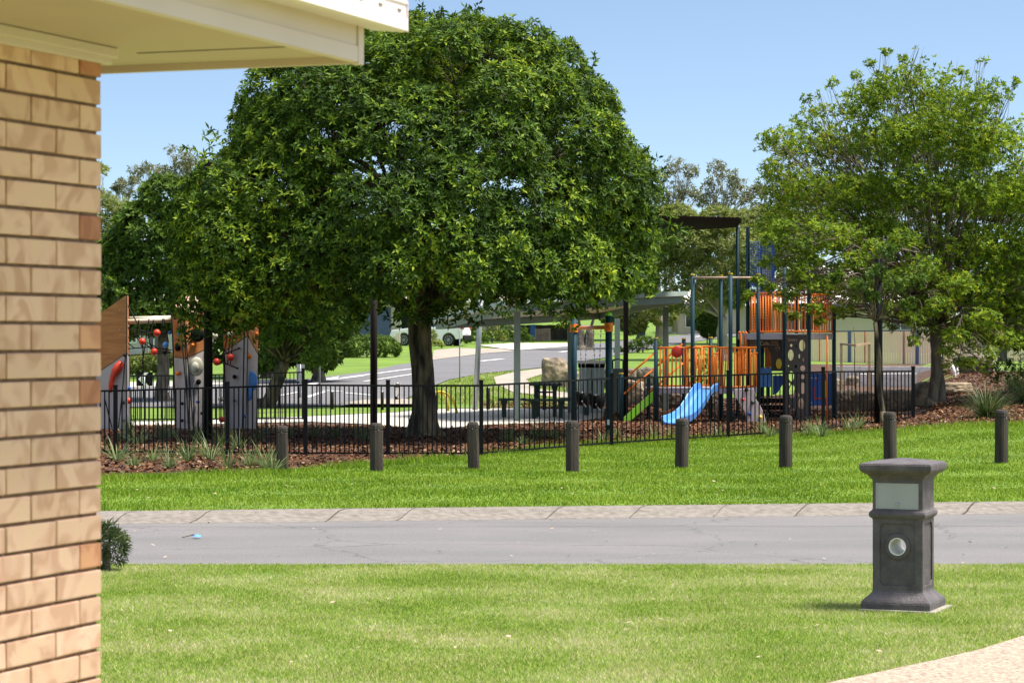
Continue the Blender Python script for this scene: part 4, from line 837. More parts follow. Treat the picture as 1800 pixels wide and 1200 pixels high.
tower('leftmost climbing tower, half hidden by the brick corner, with a long red hold', [(120, 120, .3, 690, 590), (223, 223, -.3, 620, 518), (228, 226, .7, 625, 521), (130, 130, 1.3, 690, 590)], D_T,
      [(219, 624, -.36, 3, 3, 'black'), (216, 707, -.32, 3, 3.5, 'black'), (217, 738, -.32, 2.5, 3, 'navy')], [((221, 622), (214, 700), -.35), ((214, 700), (208, 752), -.35), ((184, 700), (197, 752), -.2)])
tw = bpy.data.objects['climbing_tower']
MB().tube([W(x, y, D_T-.28) for x, y in ((214, 636), (209, 643), (203, 652), (198, 663), (195, 676), (194, 690))], [.05, .09, .085, .06, .055, .03], 10).build('long_hold', M['red'], tw, smooth=True)
tower('middle climbing tower with a cream bowl hold, behind the lamp post', [(308, 302, 0, 627, 551), (331, 324, -.35, 630, 553), (358, 364, .0, 613, 549), (358, 352, .8, 613, 521), (312, 313, .8, 627, 520)], D_T,
      [(345, 644, -.28, 13, 17, 'cream2'), (343, 625+20, -.36, 7, 9, 'cream2'), (347, 588, -.24, 13, 13, 'black'), (312, 611, -.22, 5, 6, 'black'), (315, 588, -.22, 4, 4, 'dblue'), (339, 606, -.3, 3, 3, 'orange'), (313, 656, -.22, 4.5, 4, 'orange'), (349, 671, -.2, 4.5, 5, 'black'), (320, 709, -.32, 3, 3, 'black'), (320, 739, -.32, 3, 3, 'black'), (348, 706, -.26, 3.5, 3, 'dblue'), (355, 726, -.2, 3, 3, 'black'), (305, 530, .3, 3, 4, 'orange')],
      [((302, 552), (309, 752), -.16), ((316, 552), (333, 752), -.40), ((324, 560), (340, 752), -.36)])
tower('rightmost climbing tower with a light blue blob hold, left of the fig', [(395, 391, .0, 619, 540), (432, 437, -.35, 590, 541), (450, 456, .05, 623, 548), (448, 448, .8, 623, 540), (400, 398, .8, 619, 538)], D_T+.3,
      [(441, 670, -.22, 12, 18, 'blue'), (438, 690, -.26, 8, 14, 'blue'), (451, 587, -.02, 4, 4, 'orange'), (439, 626, -.3, 4, 4.5, 'orange'), (412, 662, -.25, 3.5, 4, 'black'), (412, 704, -.28, 3, 3, 'dblue'), (430, 731, -.38, 3, 3, 'dblue'), (420, 612, -.3, 2, 2, 'black'), (417, 647, -.3, 2, 2, 'black')],
      [((430, 560), (426, 752), -.42), ((394, 625), (398, 752), -.12), ((408, 555), (400, 640), -.3)])
bb_ = thing('climbing_beam', 'pale round beam joining the two left climbing towers', 'beam', W(218, 566, D_T+.4))
MB().tube([W(215, 566, D_T+.3), W(303, 561, D_T+.5)], .055, 14).build('beam', M['cream2'], bb_, smooth=True)
MB().tube([W(225, 560, D_T+1.0), W(300, 558, D_T+1.1)], .045, 14).build('far_beam', M['cream2'], bb_, smooth=True)
def net(label, lines, balls, D):
    t = thing('rope_net', label, 'rope net', W(*lines[0][0], D)); q = MB()
    for ln_ in lines: q.tube([W(x, y, D+.06*math.sin(x)) for x, y in ln_], .013, 6)
    q.build('rope', M['rope'], t)
    for (px, py, r, m) in balls: MB().ball(W(px, py, D-.1), r/F*D, 16, 10).build('ball', M[m], t, smooth=True)
net('rope net with red and blue balls strung between the two left climbing towers', [[(222, 532), (245, 575), (251, 600), (252, 700)], [(244, 562), (240, 590), (250, 610)], [(270, 562), (262, 600), (272, 620)], [(288, 560), (296, 600), (290, 625)], [(180, 590), (215, 596), (237, 612)], [(222, 613), (260, 610), (302, 615)], [(222, 625), (262, 622), (300, 620)], [(245, 580), (276, 588), (302, 585)], [(250, 600), (272, 617), (300, 618)], [(205, 560), (228, 578), (250, 598), (275, 610)], [(286, 560), (280, 600), (294, 605)], [(210, 598), (222, 594), (250, 586), (276, 584), (303, 583)], [(262, 560), (250, 640)], [(215, 575), (240, 580), (290, 592)]],
    [(276, 585, 6.5, 'red'), (250, 600, 6, 'red'), (271, 618, 6.5, 'red'), (291, 606, 5.5, 'blue'), (211, 595, 5, 'blue'), (196, 594, 3.5, 'blue'), (300, 547, 4, 'dblue'), (226, 704, 5.5, 'red'), (298, 585, 3, 'dblue'), (226, 682, 4, 'dblue'), (289, 620, 3, 'black')], D_T+.2)
net('ropes with white and red balls between the middle and rightmost climbing towers', [[(362, 590), (377, 590), (405, 587), (415, 588)], [(400, 590), (394, 618), (396, 640)], [(410, 590), (406, 628), (405, 640)], [(366, 635), (380, 636), (400, 640), (417, 647)], [(365, 622), (390, 624), (420, 612)], [(392, 612), (405, 628)]],
    [(377, 590, 6, 'cream2'), (405, 587, 5.5, 'cream2'), (381, 636, 6.5, 'red'), (405, 628, 6.5, 'red'), (388, 701, 5, 'cream2'), (390, 737, 5.5, 'red')], D_T+.1)
# ---------------------------------------------------------------- picnic shelter
sh = thing('picnic_shelter', 'open green picnic shelter with a tilted pale-ceilinged roof behind the fig', 'shelter', GX(909, 59))
L_, N_, R_ = W(757, 574, 62), W(905, 541, 57.5), W(1206, 526, 66); F_ = L_+R_-N_
def plate(pts, th, nm, m, par, bev=0): q = MB(); q.prism(pts, (0, 0, th)); return q.build(nm, M[m], par, bevel=bev)
def inset(pts, k): c = sum(pts, Vector())/len(pts); return [c+(p-c)*k for p in pts]
quad = [L_, N_, R_, F_]
plate([p+Vector((0, 0, .10)) for p in quad], .10, 'roof', 'lgreen', sh)
plate([p+Vector((0, 0, .085)) for p in inset(quad, .985)], .012, 'ceiling', 'ceil', sh)
q = MB()
iq = inset(quad, .95)
for i in range(4): a, b = iq[i], iq[(i+1) % 4]; q.bar(a-Vector((0, 0, .00)), b-Vector((0, 0, .00)), .09, .165)
q.build('roof_beams', M['sgreen'], sh)
gq = MB()
for a, b in ((L_, N_), (N_, R_)): gq.bar(a+Vector((0, 0, .15)), b+Vector((0, 0, .15)), .12, .11)
gq.build('gutter', M['lgreen'], sh)
for (px, D, yt) in ((909, 58.7, 548), (1003, 64.5, 566), (1170, 66.5, 540), (1085, 74, 560)):
    g = GX(px, D); z = W(px, yt, D).z; MB().box((g.x, g.y, (z+g.z)/2), (.075, .075, (z-g.z)/2)).build('post', M['sgreen'], sh, bevel=.004)
# ---------------------------------------------------------------- picnic table
pt = thing('picnic_table', 'dark green picnic table with benches under the shelter', 'table', GX(950, 61))
def slab(par, nm, xa, xb, y, D0, D1, th, m):
    a, b = W(xa, y, D0), W(xb, y, D0); z = a.z; q = MB(); n = 3 if D1-D0 > .5 else 2
    for i in range(n): d0 = D0+(D1-D0)*i/n; d1 = D0+(D1-D0)*(i+1)/n-.02; q.box(((a.x+b.x)/2, (d0+d1)/2, z), ((b.x-a.x)/2, (d1-d0)/2, th/2))
    q.build(nm, M[m], par, bevel=.006)
slab(pt, 'tabletop', 930, 988, 676, 61, 62.1, .05, 'dkgreen'); slab(pt, 'bench', 876, 926, 702, 61.0, 61.4, .05, 'dkgreen'); slab(pt, 'bench', 922, 1003, 703, 60.2, 60.6, .05, 'dkgreen'); slab(pt, 'bench', 985, 1042, 701, 62.6, 63.0, .05, 'dkgreen')
for px, yt, D, w in ((886, 703, 61.2, .055), (939, 705, 60.4, .06), (944, 678, 61.5, .045), (975, 678, 61.5, .05), (1000-14, 705, 60.5, .05), (1031, 703, 62.8, .06)):
    g = GX(px, D); z = W(px, yt, D).z; MB().prism([(g.x-w*1.6, D, z), (g.x+w*1.6, D, z), (g.x+w, D, z-.12), (g.x+w, D, g.z), (g.x-w, D, g.z), (g.x-w, D, z-.12)], (0, .1, 0)).build('leg', M['dkgreen'], pt)
MB().box(W(960, 689, 61.5), (.22, .03, .02)).build('brace', M['dkgreen'], pt)
# ---------------------------------------------------------------- swing set
sw = thing('swing_set', 'swing frame with dark posts, orange crossbar and two bucket seats', 'swing', GX(1009, 56))
pa, pbb = GX(1009, 56), GX(1070, 50); zt = 2.46
for p in (pa, pbb):
    o = MB().tube([p-ZUP*.1, p+ZUP*(zt-p.z)], .065, 16).build('post', M['navy'], sw, smooth=True)
    MB().ball((p.x, p.y, zt), (.068, .068, .06), 14, 8).build('post_cap', M['green'], o, smooth=True)
    MB().tube([(p.x, p.y, 2.14), (p.x, p.y, 2.31)], .085, 16).build('clamp', M['orange'], sw)
d_ = (pbb-pa); A_ = Vector((pa.x, pa.y, 2.225)); B_ = Vector((pbb.x, pbb.y, 2.225)); dn = (B_-A_).normalized()
MB().tube([A_-dn*.25, B_+dn*.2], .04, 14).build('crossbar', M['orange'], sw, smooth=True)
def chain(q, a, b):
    a, b = Vector(a), Vector(b); n = int((b-a).length/.05)
    for i in range(n): p = a.lerp(b, (i+.5)/n); q.box(p, (.012 if i % 2 else .004, .004 if i % 2 else .012, .022))
for f0, f1, nm in ((.18, .40, 0), (.58, .80, 1)):
    u, v = A_.lerp(B_, f0), A_.lerp(B_, f1); mid = (u+v)/2; zs = .62
    st = thing('bucket_swing', 'black bucket seat on chains, ' + ('farther one, next to the far swing post' if nm == 0 else 'nearer one, between fence post and far seat'), 'swing seat', (mid.x, mid.y, zs), 0, 'bucket swing seats')
    q = MB(); cl = dn*.17; chain(q, u, Vector((mid.x, mid.y, zs+.25))-cl); q.build('chain', M['galv'], st); q = MB(); chain(q, v, Vector((mid.x, mid.y, zs+.25))+cl); q.build('chain', M['galv'], st)
    q = MB(); n_ = 16
    for z, r in ((zs-.02, .10), (zs+.08, .16), (zs+.26, .18), (zs+.27, .155), (zs+.1, .13)):
        for k in range(n_): a = 2*math.pi*k/n_; q.v.append((mid.x+r*math.cos(a), mid.y+r*math.sin(a), z+(.03*math.cos(2*a) if z > zs+.2 else 0)))
    for j in range(4):
        for k in range(n_): q.f.append((j*n_+k, j*n_+(k+1) % n_, (j+1)*n_+(k+1) % n_, (j+1)*n_+k))
    q.f.append(tuple(range(n_))[::-1]); q.build('bucket', M['black'], st, smooth=True)
    MB().tube([Vector((mid.x, mid.y, zs+.26))-cl, Vector((mid.x-.03, mid.y-.19, zs+.06)), Vector((mid.x+.05, mid.y-.1, zs-.05))], .012, 6).build('strap', M['galv'], st)
# ---------------------------------------------------------------- play structure
PSg = GX(1284, 58); ps_ = thing('play_structure', 'big orange, navy and blue play structure with slides, decks and railings', 'playground', PSg)
def ppost(px, D, yt, yb=None, cap='yellow', r=.046, m='navy'):
    g = GX(px, D); zt = W(px, yt, D).z; zb = W(px, yb, D).z if yb else g.z-.1
    o = MB().tube([(g.x, g.y, zb), (g.x, g.y, zt)], r, 14).build('post', M[m], ps_, smooth=True)
    if cap: MB().tube([(g.x, g.y, zt), (g.x, g.y, zt+.03)], r*1.12, 14).build('post_cap', M[cap], o)
for a in ((1153, 58.5, 595), (1202, 60, 596), (1217.5, 58.3, 484), (1249, 60.2, 594), (1267, 60.0, 485), (1284, 57.6, 482), (1333, 58.8, 483), (1092, 58.6, 657), (1140, 59.8, 657)): ppost(*a)
for a in ((1297, 61.5, 399), (1314.5, 63, 399), (1379, 59.0, 470), (1422, 59.0, 470), (1466, 60.6, 540), (1340, 61.4, 560), (1400, 62.8, 470)): ppost(*a, None, None)
fr = MB()
for a, b in (((1217.5, 58.3), (1267, 60.0)), ((1217.5, 58.3), (1284, 57.6)), ((1284, 57.6), (1333, 58.8)), ((1267, 60.0), (1333, 58.8))): fr.tube([W(a[0], 488, a[1]), W(b[0], 488, b[1])], .026, 10)
fr.build('top_frame', M['tan'], ps_, smooth=True)
def deck(pts, y, th=.13, nm='deck', m='deck'):
    z = W(pts[0][0], y, pts[0][1]).z; plate([Vector((W(px, y, D).x, D, z-th)) for px, D in pts], th, nm, m, ps_, .008); return z
z1 = deck([(1156, 58.55), (1214, 58.35), (1249, 60.1), (1203, 60.0)], 681); deck([(1219, 58.25), (1284, 57.65), (1332, 58.8), (1267, 59.95)], 681)
deck([(1297, 61.4), (1316, 60.0), (1379, 59.05), (1466, 60.6), (1448, 62.6), (1315, 63)], 586, .14)
def rail(pa, pb, yt, yb, n, nm='railing', m='orange', slant=0, r=.017):
    q = MB(); z0, z1_ = W(pa[0], yb, pa[1]).z, W(pa[0], yt, pa[1]).z; A, B = W(pa[0], yb, pa[1]), W(pb[0], yb, pb[1]); A.z = B.z = z0; U = ZUP*(z1_-z0)
    q.tube([A, B], r*1.2, 8); q.tube([A+U, B+U], r*1.3, 8)
    for i in range(n): t = (i+.5)/n; p = A.lerp(B, t); q.tube([p, A.lerp(B, min(1, max(0, t+slant)))+U], r, 8)
    return q.build(nm, M[m], ps_, smooth=True)
rail((1157, 58.5), (1213, 58.35), 611, 678, 8); rail((1203, 60.0), (1249, 60.1), 609, 677, 6); rail((1249, 60.1), (1267, 60), 609, 677, 3)
rail((1219, 58.25), (1234, 58.1), 611, 680, 3, slant=.25); rail((1262, 57.85), (1280, 57.7), 611, 680, 4, slant=.2)
rail((1288, 57.7), (1329, 58.7), 611, 680, 6); rail((1292, 57.9), (1310, 58.3), 620, 680, 3)
for (px, D) in ((1251, 57.9), (1320, 58.5)):                    # hooped grab rails
    q = MB(); q.tube([W(px, 680, D), W(px, 628, D), W(px+2, 622, D), W(px+6, 620.5, D), W(px+12, 620.5, D)], .02, 8); q.tube([W(px+4, 680, D), W(px+4, 624, D)], .02, 8); q.tube([W(px+9, 680, D), W(px+9, 622, D)], .02, 8); q.build('grab_rail', M['orange'], ps_, smooth=True)
rail((1319, 60.0), (1378, 59.05), 516, 583, 12); rail((1425, 59.4), (1464, 60.5), 517, 583, 9); rail((1382, 62.0), (1448, 62.5), 519, 582, 11); rail((1316, 62.9), (1378, 62.3), 520, 582, 9)
o = MB().ball(W(1190, 618, 58.4), (.13, .05, .14), 18, 10).build('spinner_panel', M['red'], ps_, smooth=True)
for a, b, D in (((1107, 658), (1152, 619), 58.5), ((1097, 692), (1152, 646), 58.5), ((1140, 690), (1201, 638), 59.7), ((1152, 646), (1200, 604), 59.7)):
    MB().tube([W(*a, D), W(*b, D)], .022, 8).build('handrail', M['orange'], ps_, smooth=True)
for D in (58.55, 59.6):
    MB().prism([W(1096.5, 742.5, D), W(1096.5, 733, D), W(1149, 686, D), W(1150, 703, D), W(1104, 743.5, D)], (0, .05, 0)).build('stair_side', M['green'], ps_, bevel=.006)
q = MB()
for i in range(5): p = W(1103+i*10, 737-i*10.4, 59.1); q.box(p, (.11, .5, .02))
q.build('stair_treads', M['black'], ps_)
def channel(path, half, wall, nm, m):
    q = MB(); prof_ = [(-half-.03, wall*.8), (-half-.015, wall), (-half, wall*.92), (-half+.04, .03), (-half*.4, 0), (half*.4, 0), (half-.04, .03), (half, wall*.92), (half+.015, wall), (half+.03, wall*.8), (half+.0, -.03), (-half, -.03)]
    n = len(prof_); path = [Vector(p) for p in path]
    for i, p in enumerate(path):
        d = path[min(i+1, len(path)-1)]-path[max(0, i-1)]; d.normalize(); s_ = d.cross(ZUP); s_.normalize(); u = s_.cross(d)
        for a, b in prof_: q.v.append(tuple(p+s_*a+u*b))
        if i:
            for k in range(n): q.f.append(((i-1)*n+k, (i-1)*n+(k+1) % n, i*n+(k+1) % n, i*n+k))
    q.f.append(tuple(range(n))); q.f.append(tuple(range((len(path)-1)*n, len(path)*n))[::-1]); return q.build(nm, M[m], ps_, smooth=False)
T0 = W(1247, 684, 57.75); T1 = W(1180, 744, 55.9); H = Vector((T1.x-T0.x, T1.y-T0.y, 0)); zz = [T0.z, T0.z-.02, T0.z-.16, T0.z-.33, T0.z-.48, T0.z-.58, T0.z-.64, T0.z-.665, T0.z-.69]
channel([T0+H*(i/8)+ZUP*(z-T0.z) for i, z in enumerate(zz)], .215, .15, 'slide', 'blue')
MB().prism([W(*p, 57.45) for p in ((1290, 684), (1325, 682), (1328, 700), (1336, 712), (1343, 726), (1347, 745), (1314, 748), (1310, 725), (1298, 706), (1291, 694))], (0, .09, 0)).build('climbing_wall', M['grey'], ps_, bevel=.01)
for px, py, m in ((1306, 702, 'red'), (1323, 707, 'dkgreen'), (1318, 727, 'dblue'), (1336.5, 733, 'yellow'), (1312, 685, 'black')): MB().ball(W(px, py, 57.42), (.045, .05, .045), 12, 8).build('climbing_hold', M[m], ps_, smooth=True)
# perforated panel
pp = MB().box((W(1400.5, 665, 58.95)), (.262, .022, 1.0)).build('perforated_panel', M['dkpanel'], ps_)
cc = MB(); off = W(1400.5, 665, 58.95)
for (x, y, rx, rz) in ((1410, 607, 5.5, 10), (1390, 624, 5, 10), (1391, 607, 2, 2.5), (1400, 608, 1.6, 2), (1405, 626, 1.5, 4), (1412, 632, 1.4, 3), (1399, 644, 2.4, 3), (1411, 647, 4.5, 5), (1391, 661, 5, 9), (1411, 682, 5, 10), (1411, 662, 3.5, 4), (1392.5, 688, 5.5, 12), (1388, 675, 1.3, 3), (1404, 694, 1.4, 3.4), (1408, 709, 5, 10), (1394, 727, 5.5, 9), (1387.5, 714, 1.4, 3), (1411, 731, 1.8, 2.6), (1386, 643, 1.2, 1.2), (1413, 654, 1, 1.4)):
    c = W(x, y, 58.95); n_ = 18; poly = [(c.x+rx/F*59*math.cos(2*math.pi*k/n_), 58.8, c.z+rz/F*59*math.sin(2*math.pi*k/n_)) for k in range(n_)]; cc.prism([Vector(p)-origin_of(ps_) for p in poly], (0, .4, 0))
boolean(pp, cc)
def text(body, loc, size, m, par, rz=0, nm='lettering', th=.004):
    cu = bpy.data.curves.new(nm, 'FONT'); cu.body = body; cu.size = size; cu.extrude = th; cu.align_x = 'CENTER'; cu.align_y = 'CENTER'
    o = link(bpy.data.objects.new(nm+'_tmp', cu)); bpy.context.view_layer.update(); me = bpy.data.meshes.new_from_object(o.evaluated_get(bpy.context.evaluated_depsgraph_get())); bpy.data.objects.remove(o)
    me.transform(Matrix.Rotation(math.radians(90), 4, 'X')); me.transform(Matrix.Rotation(rz, 4, 'Z')); me.transform(Matrix.Translation(Vector(loc)-origin_of(par))); me.materials.clear(); me.materials.append(m)
    return place(me, nm, par)
text('Swiss', W(1393, 597, 58.91), .10, M['tan'], pp)
cf = MB().prism([W(*p, 60.4) for p in ((1316, 597), (1378, 596), (1378, 652), (1356, 652), (1355, 622), (1350, 611), (1316, 610))], (0, .04, 0)).build('shop_panel', M['dkpanel'], ps_)
text('Cafe', W(1344, 603.5, 60.37), .12, M['cream2'], cf)
q = MB()
for y in (600.5, 603.5, 606.5): q.box(W(1326, y, 60.39), (.11, .006, .006)); q.box(W(1361, y, 60.39), (.09, .006, .006))
c_ = W(1367, 613, 60.38); q.tube([c_+Vector((-.05, 0, .03)), c_+Vector((-.035, 0, -.03)), c_+Vector((.035, 0, -.03)), c_+Vector((.05, 0, .03))], .007, 5); q.tube([c_+Vector((-.06, 0, .03)), c_+Vector((.06, 0, .03))], .007, 5); q.tube([c_+Vector((0, 0, .03)), c_+Vector((.015, 0, .09)), c_+Vector((0, 0, .12))], .006, 5)
q.build('cup_emblem', M['tan'], cf)
MB().ball(W(1369, 639, 60.36), (.068, .02, .125), 18, 10).build('bubble_window', M['yellow'], cf, smooth=True)
MB().prism([W(*p, 60.9) for p in ((1333, 647), (1357, 646), (1357, 680), (1333, 681))], (0, .5, 0)).build('counter', M['blue'], ps_, bevel=.02)
rail((1344, 62), (1356, 62), 612, 644, 4); ppost(1350, 62.2, 600, None, None)
MB().prism([W(*p, 61.2) for p in ((1360, 660), (1378, 660), (1378, 672), (1367, 690), (1360, 694))], (0, .3, 0)).build('side_slide', M['dblue'], ps_, bevel=.01)
cr = MB()
for i in range(4): cr.box(W(1355, 704+i*12, 60.3), (.28, .02, .055))
cr.build('crate_panel', M['canopy'], ps_)
cr = MB()
for z in (698, 711): cr.box(W(1355, z, 60.27), (.26, .012, .008))
for x in (1348, 1364):
    c_ = W(x, 729, 60.27); cr.tube([c_+Vector((0, 0, -.07)), c_+Vector((0, 0, .05))], .007, 5); cr.tube([c_+Vector((-.05, 0, .01)), c_+Vector((0, 0, .07)), c_+Vector((.05, 0, .01))], .007, 5)
cr.build('crate_marks', M['tan'], ps_)
o = MB().box(W(1444, 684, 60.75), (.27, .02, .38)).build('activity_panel', M['dblue'], ps_)
for x, y, w, h, m in ((1431, 688, .018, .12, 'red'), (1437, 700, .09, .02, 'red'), (1435, 667, .03, .02, 'red'), (1452, 684, .028, .20, 'yellow'), (1427, 664, .025, .008, 'white'), (1435, 664, .03, .008, 'white'), (1426, 708, .01, .01, 'white')): MB().box(W(x, y, 60.72), (w, .006, h)).build('panel_marking', M[m], o)
MB().tube([W(1454, 590, 59.6), W(1454, 744, 59.6)], .022, 8).build('fireman_pole', M['orange'], ps_, smooth=True)
q = MB()
for x in (1300, 1306, 1311): q.tube([W(x-2, 585, 60.6), W(x, 583, 60.6), W(x+2, 586, 60.6), W(x+2.5, 660, 60.2)], .022, 8)
for i in range(6): q.tube([W(1300, 595+i*11, 60.55), W(1313, 595+i*11, 60.55)], .012, 6)
q.build('curved_ladder', M['orange'], ps_, smooth=True)
q = MB(); q.box(W(1359, 478, 61), (.035, .03, .62)); q.box(W(1340, 500, 61), (.26, .03, .03)); q.box(W(1338, 478, 61.2), (.02, .02, .7))
q.build('mesh_frame', M['dblue'], ps_)
q = MB()
for i in range(14): x = 1318+i*3.1; q.tube([W(x, 425, 61), W(x, 520, 61)], .006, 4)
for i in range(22): y = 425+i*4.4; q.tube([W(1318, y, 61), W(1358, y, 61)], .006, 4)
q.build('wire_mesh', M['dblue'], ps_)
q = MB()
for i in range(12): x = 1322+i*3.1; q.tube([W(x, 524, 61), W(x, 584, 61)], .008, 4)
for i in range(12): y = 528+i*4.8; q.tube([W(1320, y, 61), W(1357, y, 61)], .006, 4)
q.build('rope_ladder', M['black'], ps_)
MB().tube([W(1345, 585, 63.2), W(1345, 470, 63.2), W(1345, 464, 63.2)], [.19, .19, .1], 20).build('slide_tube', M['white'], ps_, smooth=True)
# shade canopy
cn = thing('shade_canopy', 'dark flat shade canopy over the play structure, emerging right of the fig', 'canopy', GX(1297, 61.5))
zc = 4.72
def plan(pts): return [Vector(((px-CX)/F*D, D, zc)) for px, D in pts]
plate(plan([(1060, 57.2), (1300, 58.9), (1304, 59.6), (1296, 63.6), (1050, 68)]), .035, 'roof', 'canopy', cn)
for px, D in ((1100, 62),): g = GX(px, D); q = MB(); q.tube([g, Vector((g.x, g.y, zc))], .06, 12); q.build('post', M['pole'], cn, smooth=True)
# ---------------------------------------------------------------- cabinets behind the swing
cb = thing('service_cabinet', 'grey-green metal cabinet with a white lid, behind the swing seats', 'cabinet', GX(1040, 64.5))
a = W(1019, 700, 64.5); b = W(1062, 700, 64.5); w2 = (b.x-a.x)/2; g = cb.location; zt_ = W(1040, 646, 64.5).z
MB().box(((a.x+b.x)/2, 64.9, (zt_+g.z)/2), (w2, .4, (zt_-g.z)/2)).build('body', M['lgreen'], cb, bevel=.008)
MB().box(((a.x+b.x)/2, 64.9, zt_+.05), (w2+.02, .42, .05)).build('frame', M['canopy'], cb); MB().box(((a.x+b.x)/2, 64.9, zt_+.135), (w2+.05, .45, .035)).build('lid', M['white'], cb, bevel=.01)
MB().box(((a.x+b.x)/2-.01, 64.488, (zt_+g.z)/2), (.005, .006, (zt_-g.z)/2-.04)).build('door_gap', M['black'], cb)
cb = thing('bin_enclosure', 'green bin enclosure with a curved dark hood beside the white-lidded cabinet', 'bin', GX(1087, 65))
a = W(1077, 700, 65); b = W(1097, 700, 65); zt_ = W(1087, 648, 65).z; g = cb.location; xm = (a.x+b.x)/2; w2 = (b.x-a.x)/2
MB().box((xm, 65.3, (zt_+g.z)/2), (w2, .28, (zt_-g.z)/2)).build('body', M['sgreen'], cb, bevel=.006)
q = MB()
for i in range(8): t0, t1 = math.pi*i/8, math.pi*(i+1)/8; q.bar((xm-math.cos(t0)*w2*1.2, 65.3, zt_+.12+math.sin(t0)*.12), (xm-math.cos(t1)*w2*1.2, 65.3, zt_+.12+math.sin(t1)*.12), .62, .02)
q.build('hood', M['canopy'], cb)
q = MB()
for sx in (-1, 1):
    for sy in (-.26, .26): q.box((xm+sx*w2*.95, 65.3+sy, zt_+.08), (.012, .012, .09))
q.build('hood_bracket', M['black'], cb)
# ---------------------------------------------------------------- rocks and walls
def rock(px, yb, w, h, label, m='rock', seed=0, D=None, d=.8, group='sandstone boulders'):
    g = G(px, yb) if D is None else GX(px, D); s = F/g.y; bm = bmesh.new(); bmesh.ops.create_icosphere(bm, subdivisions=4, radius=1)
    rr = random.Random(seed*7+int(px)); o_ = Vector((rr.uniform(0, 99), rr.uniform(0, 99), rr.uniform(0, 99)))
    from mathutils import noise
    for v in bm.verts:
        c = v.co.copy(); m_ = max(abs(c.x), abs(c.y), abs(c.z)); k = c.lerp(c/m_, .62)
        dsp = 1+.16*noise.fractal(c*1.3+o_, 1, 2, 4)+.05*noise.fractal(c*5+o_, 1, 2, 3); v.co = k*dsp
        v.co = Vector((v.co.x*w/2/s, v.co.y*w/2/s*d, v.co.z*h/2/s*1.02))
    me = bpy.data.meshes.new('boulder'); bm.to_mesh(me); bm.free(); me.materials.append(M[m]); o = link(bpy.data.objects.new('boulder', me))
    o.location = (g.x, g.y+w/4/s, g.z+h/2/s*.86); o.rotation_euler = (0, 0, rr.uniform(-.3, .3)); return tag(o, label, 'boulder', group)
rock(975, 682, 44, 56, 'tall upright sandstone boulder behind the picnic table', seed=1)
rock(1008, 690, 26, 40, 'sandstone boulder beside the tall upright one, behind the shelter post', seed=2); rock(1060, 684, 30, 40, 'boulder behind the white-lidded cabinet', 'rock2', 3)
rock(1104, 676, 36, 30, 'reddish boulder above the green stair', 'rock2', 4); rock(1136, 680, 34, 36, 'brown boulder behind the navy stair post', 'rock2', 5); rock(1115, 712, 36, 46, 'pale boulder just behind the green stair', 'rock', 6); rock(1150, 716, 36, 40, 'dark boulder under the orange bridge', 'rock2', 7)
rock(1185, 720, 50, 36, 'low dark boulder behind the slide', 'rock2', 8); rock(1240, 722, 54, 40, 'low boulder under the tower deck', 'rock2', 9)
for i, (px, yb, w, h, D) in enumerate(((1452, 0, 54, 34, 67.5), (1492, 0, 44, 40, 66.5), (1524, 0, 40, 38, 66), (1578, 0, 62, 42, 65.6), (1628, 0, 40, 44, 65.5), (1680, 0, 60, 24, 66.5))):
    rock(px, yb, w, h, ('mossy block in the lower retaining row, ' + ['beside the blue activity panel', 'under the timber tree stakes', 'left of the black pole', 'right of the black pole, before the fence end', 'left of the broad tree trunk', 'right of the broad tree trunk'][i]), 'rock', 20+i, D, .7)
for i, (px, yb, w, h, D) in enumerate(((1470, 0, 30, 36, 76), (1500, 0, 26, 40, 76.5), (1655, 0, 34, 30, 74), (1718, 0, 60, 36, 73), (1690, 0, 26, 30, 74.5))):
    rock(px, yb, w, h, ('boulder of the upper terrace, ' + ['left of the tree stakes', 'against the whitewashed wall end', 'just right of the broad tree trunk', 'large brownish one behind the big tuft', 'beside the whitened stump'][i]), 'rock' if i != 3 else 'rock2', 40+i, D, .7)
tb = MB(); cols = [1385, 1405, 1500, 1600, 1660, 1700]; rows = [(66.3, -.05), (67.2, .36), (69, .50), (74, .56), (84, .66), (110, .92)]
for D, z in rows:
    for k_, px in enumerate(cols): tb.v.append(((px-CX)/F*D, D, z if 0 < k_ else -.05))
for i in range(len(rows)-1):
    for k_ in range(len(cols)-1): n_ = len(cols); tb.f.append((i*n_+k_, i*n_+k_+1, (i+1)*n_+k_+1, (i+1)*n_+k_))
o = tb.build('terrace', M['mulch'], smooth=True); tag(o, kind='structure')
rw = thing('retaining_wall', 'whitewashed concrete retaining wall behind the end of the fence', 'wall', GX(1560, 77))
MB().prism([W(1512, 690, 76), W(1512, 657, 76), W(1612, 656, 75), W(1612, 690, 75)], (0, .3, 0)).build('wall', M['ccwall'], rw, bevel=.01)
lw = thing('low_wall', 'pale concrete ledge running along the foot of the cream fence', 'wall', GX(1560, 92))
MB().prism([W(1470, 668, 80), W(1470, 643.5, 80), W(1760, 645, 78), W(1760, 668, 78)], (0, .3, 0)).build('ledge', M['ccwall'], lw)
stp = thing('tree_stump', 'whitened forked dead stump between boulders right of the broad tree trunk', 'stump', GX(1679, 72))
q = MB(); q.tube([W(1679, 690, 72), W(1680, 672, 72), W(1678, 655, 72), W(1674, 640, 72)], [.09, .06, .05, .03], 10); q.tube([W(1680, 672, 72), W(1683, 655, 72), W(1685, 638, 72)], [.05, .045, .02], 8); q.build('wood', M['ccwall'], stp, smooth=True)
sk = thing('tree_stakes', 'timber stakes with cross rails round a thin sapling stem', 'stakes', GX(1503, 70))
for x in (1479, 1528): MB().box(W(x, 652, 70), (.03, .03, .75)).build('stake', M['timber'], sk)
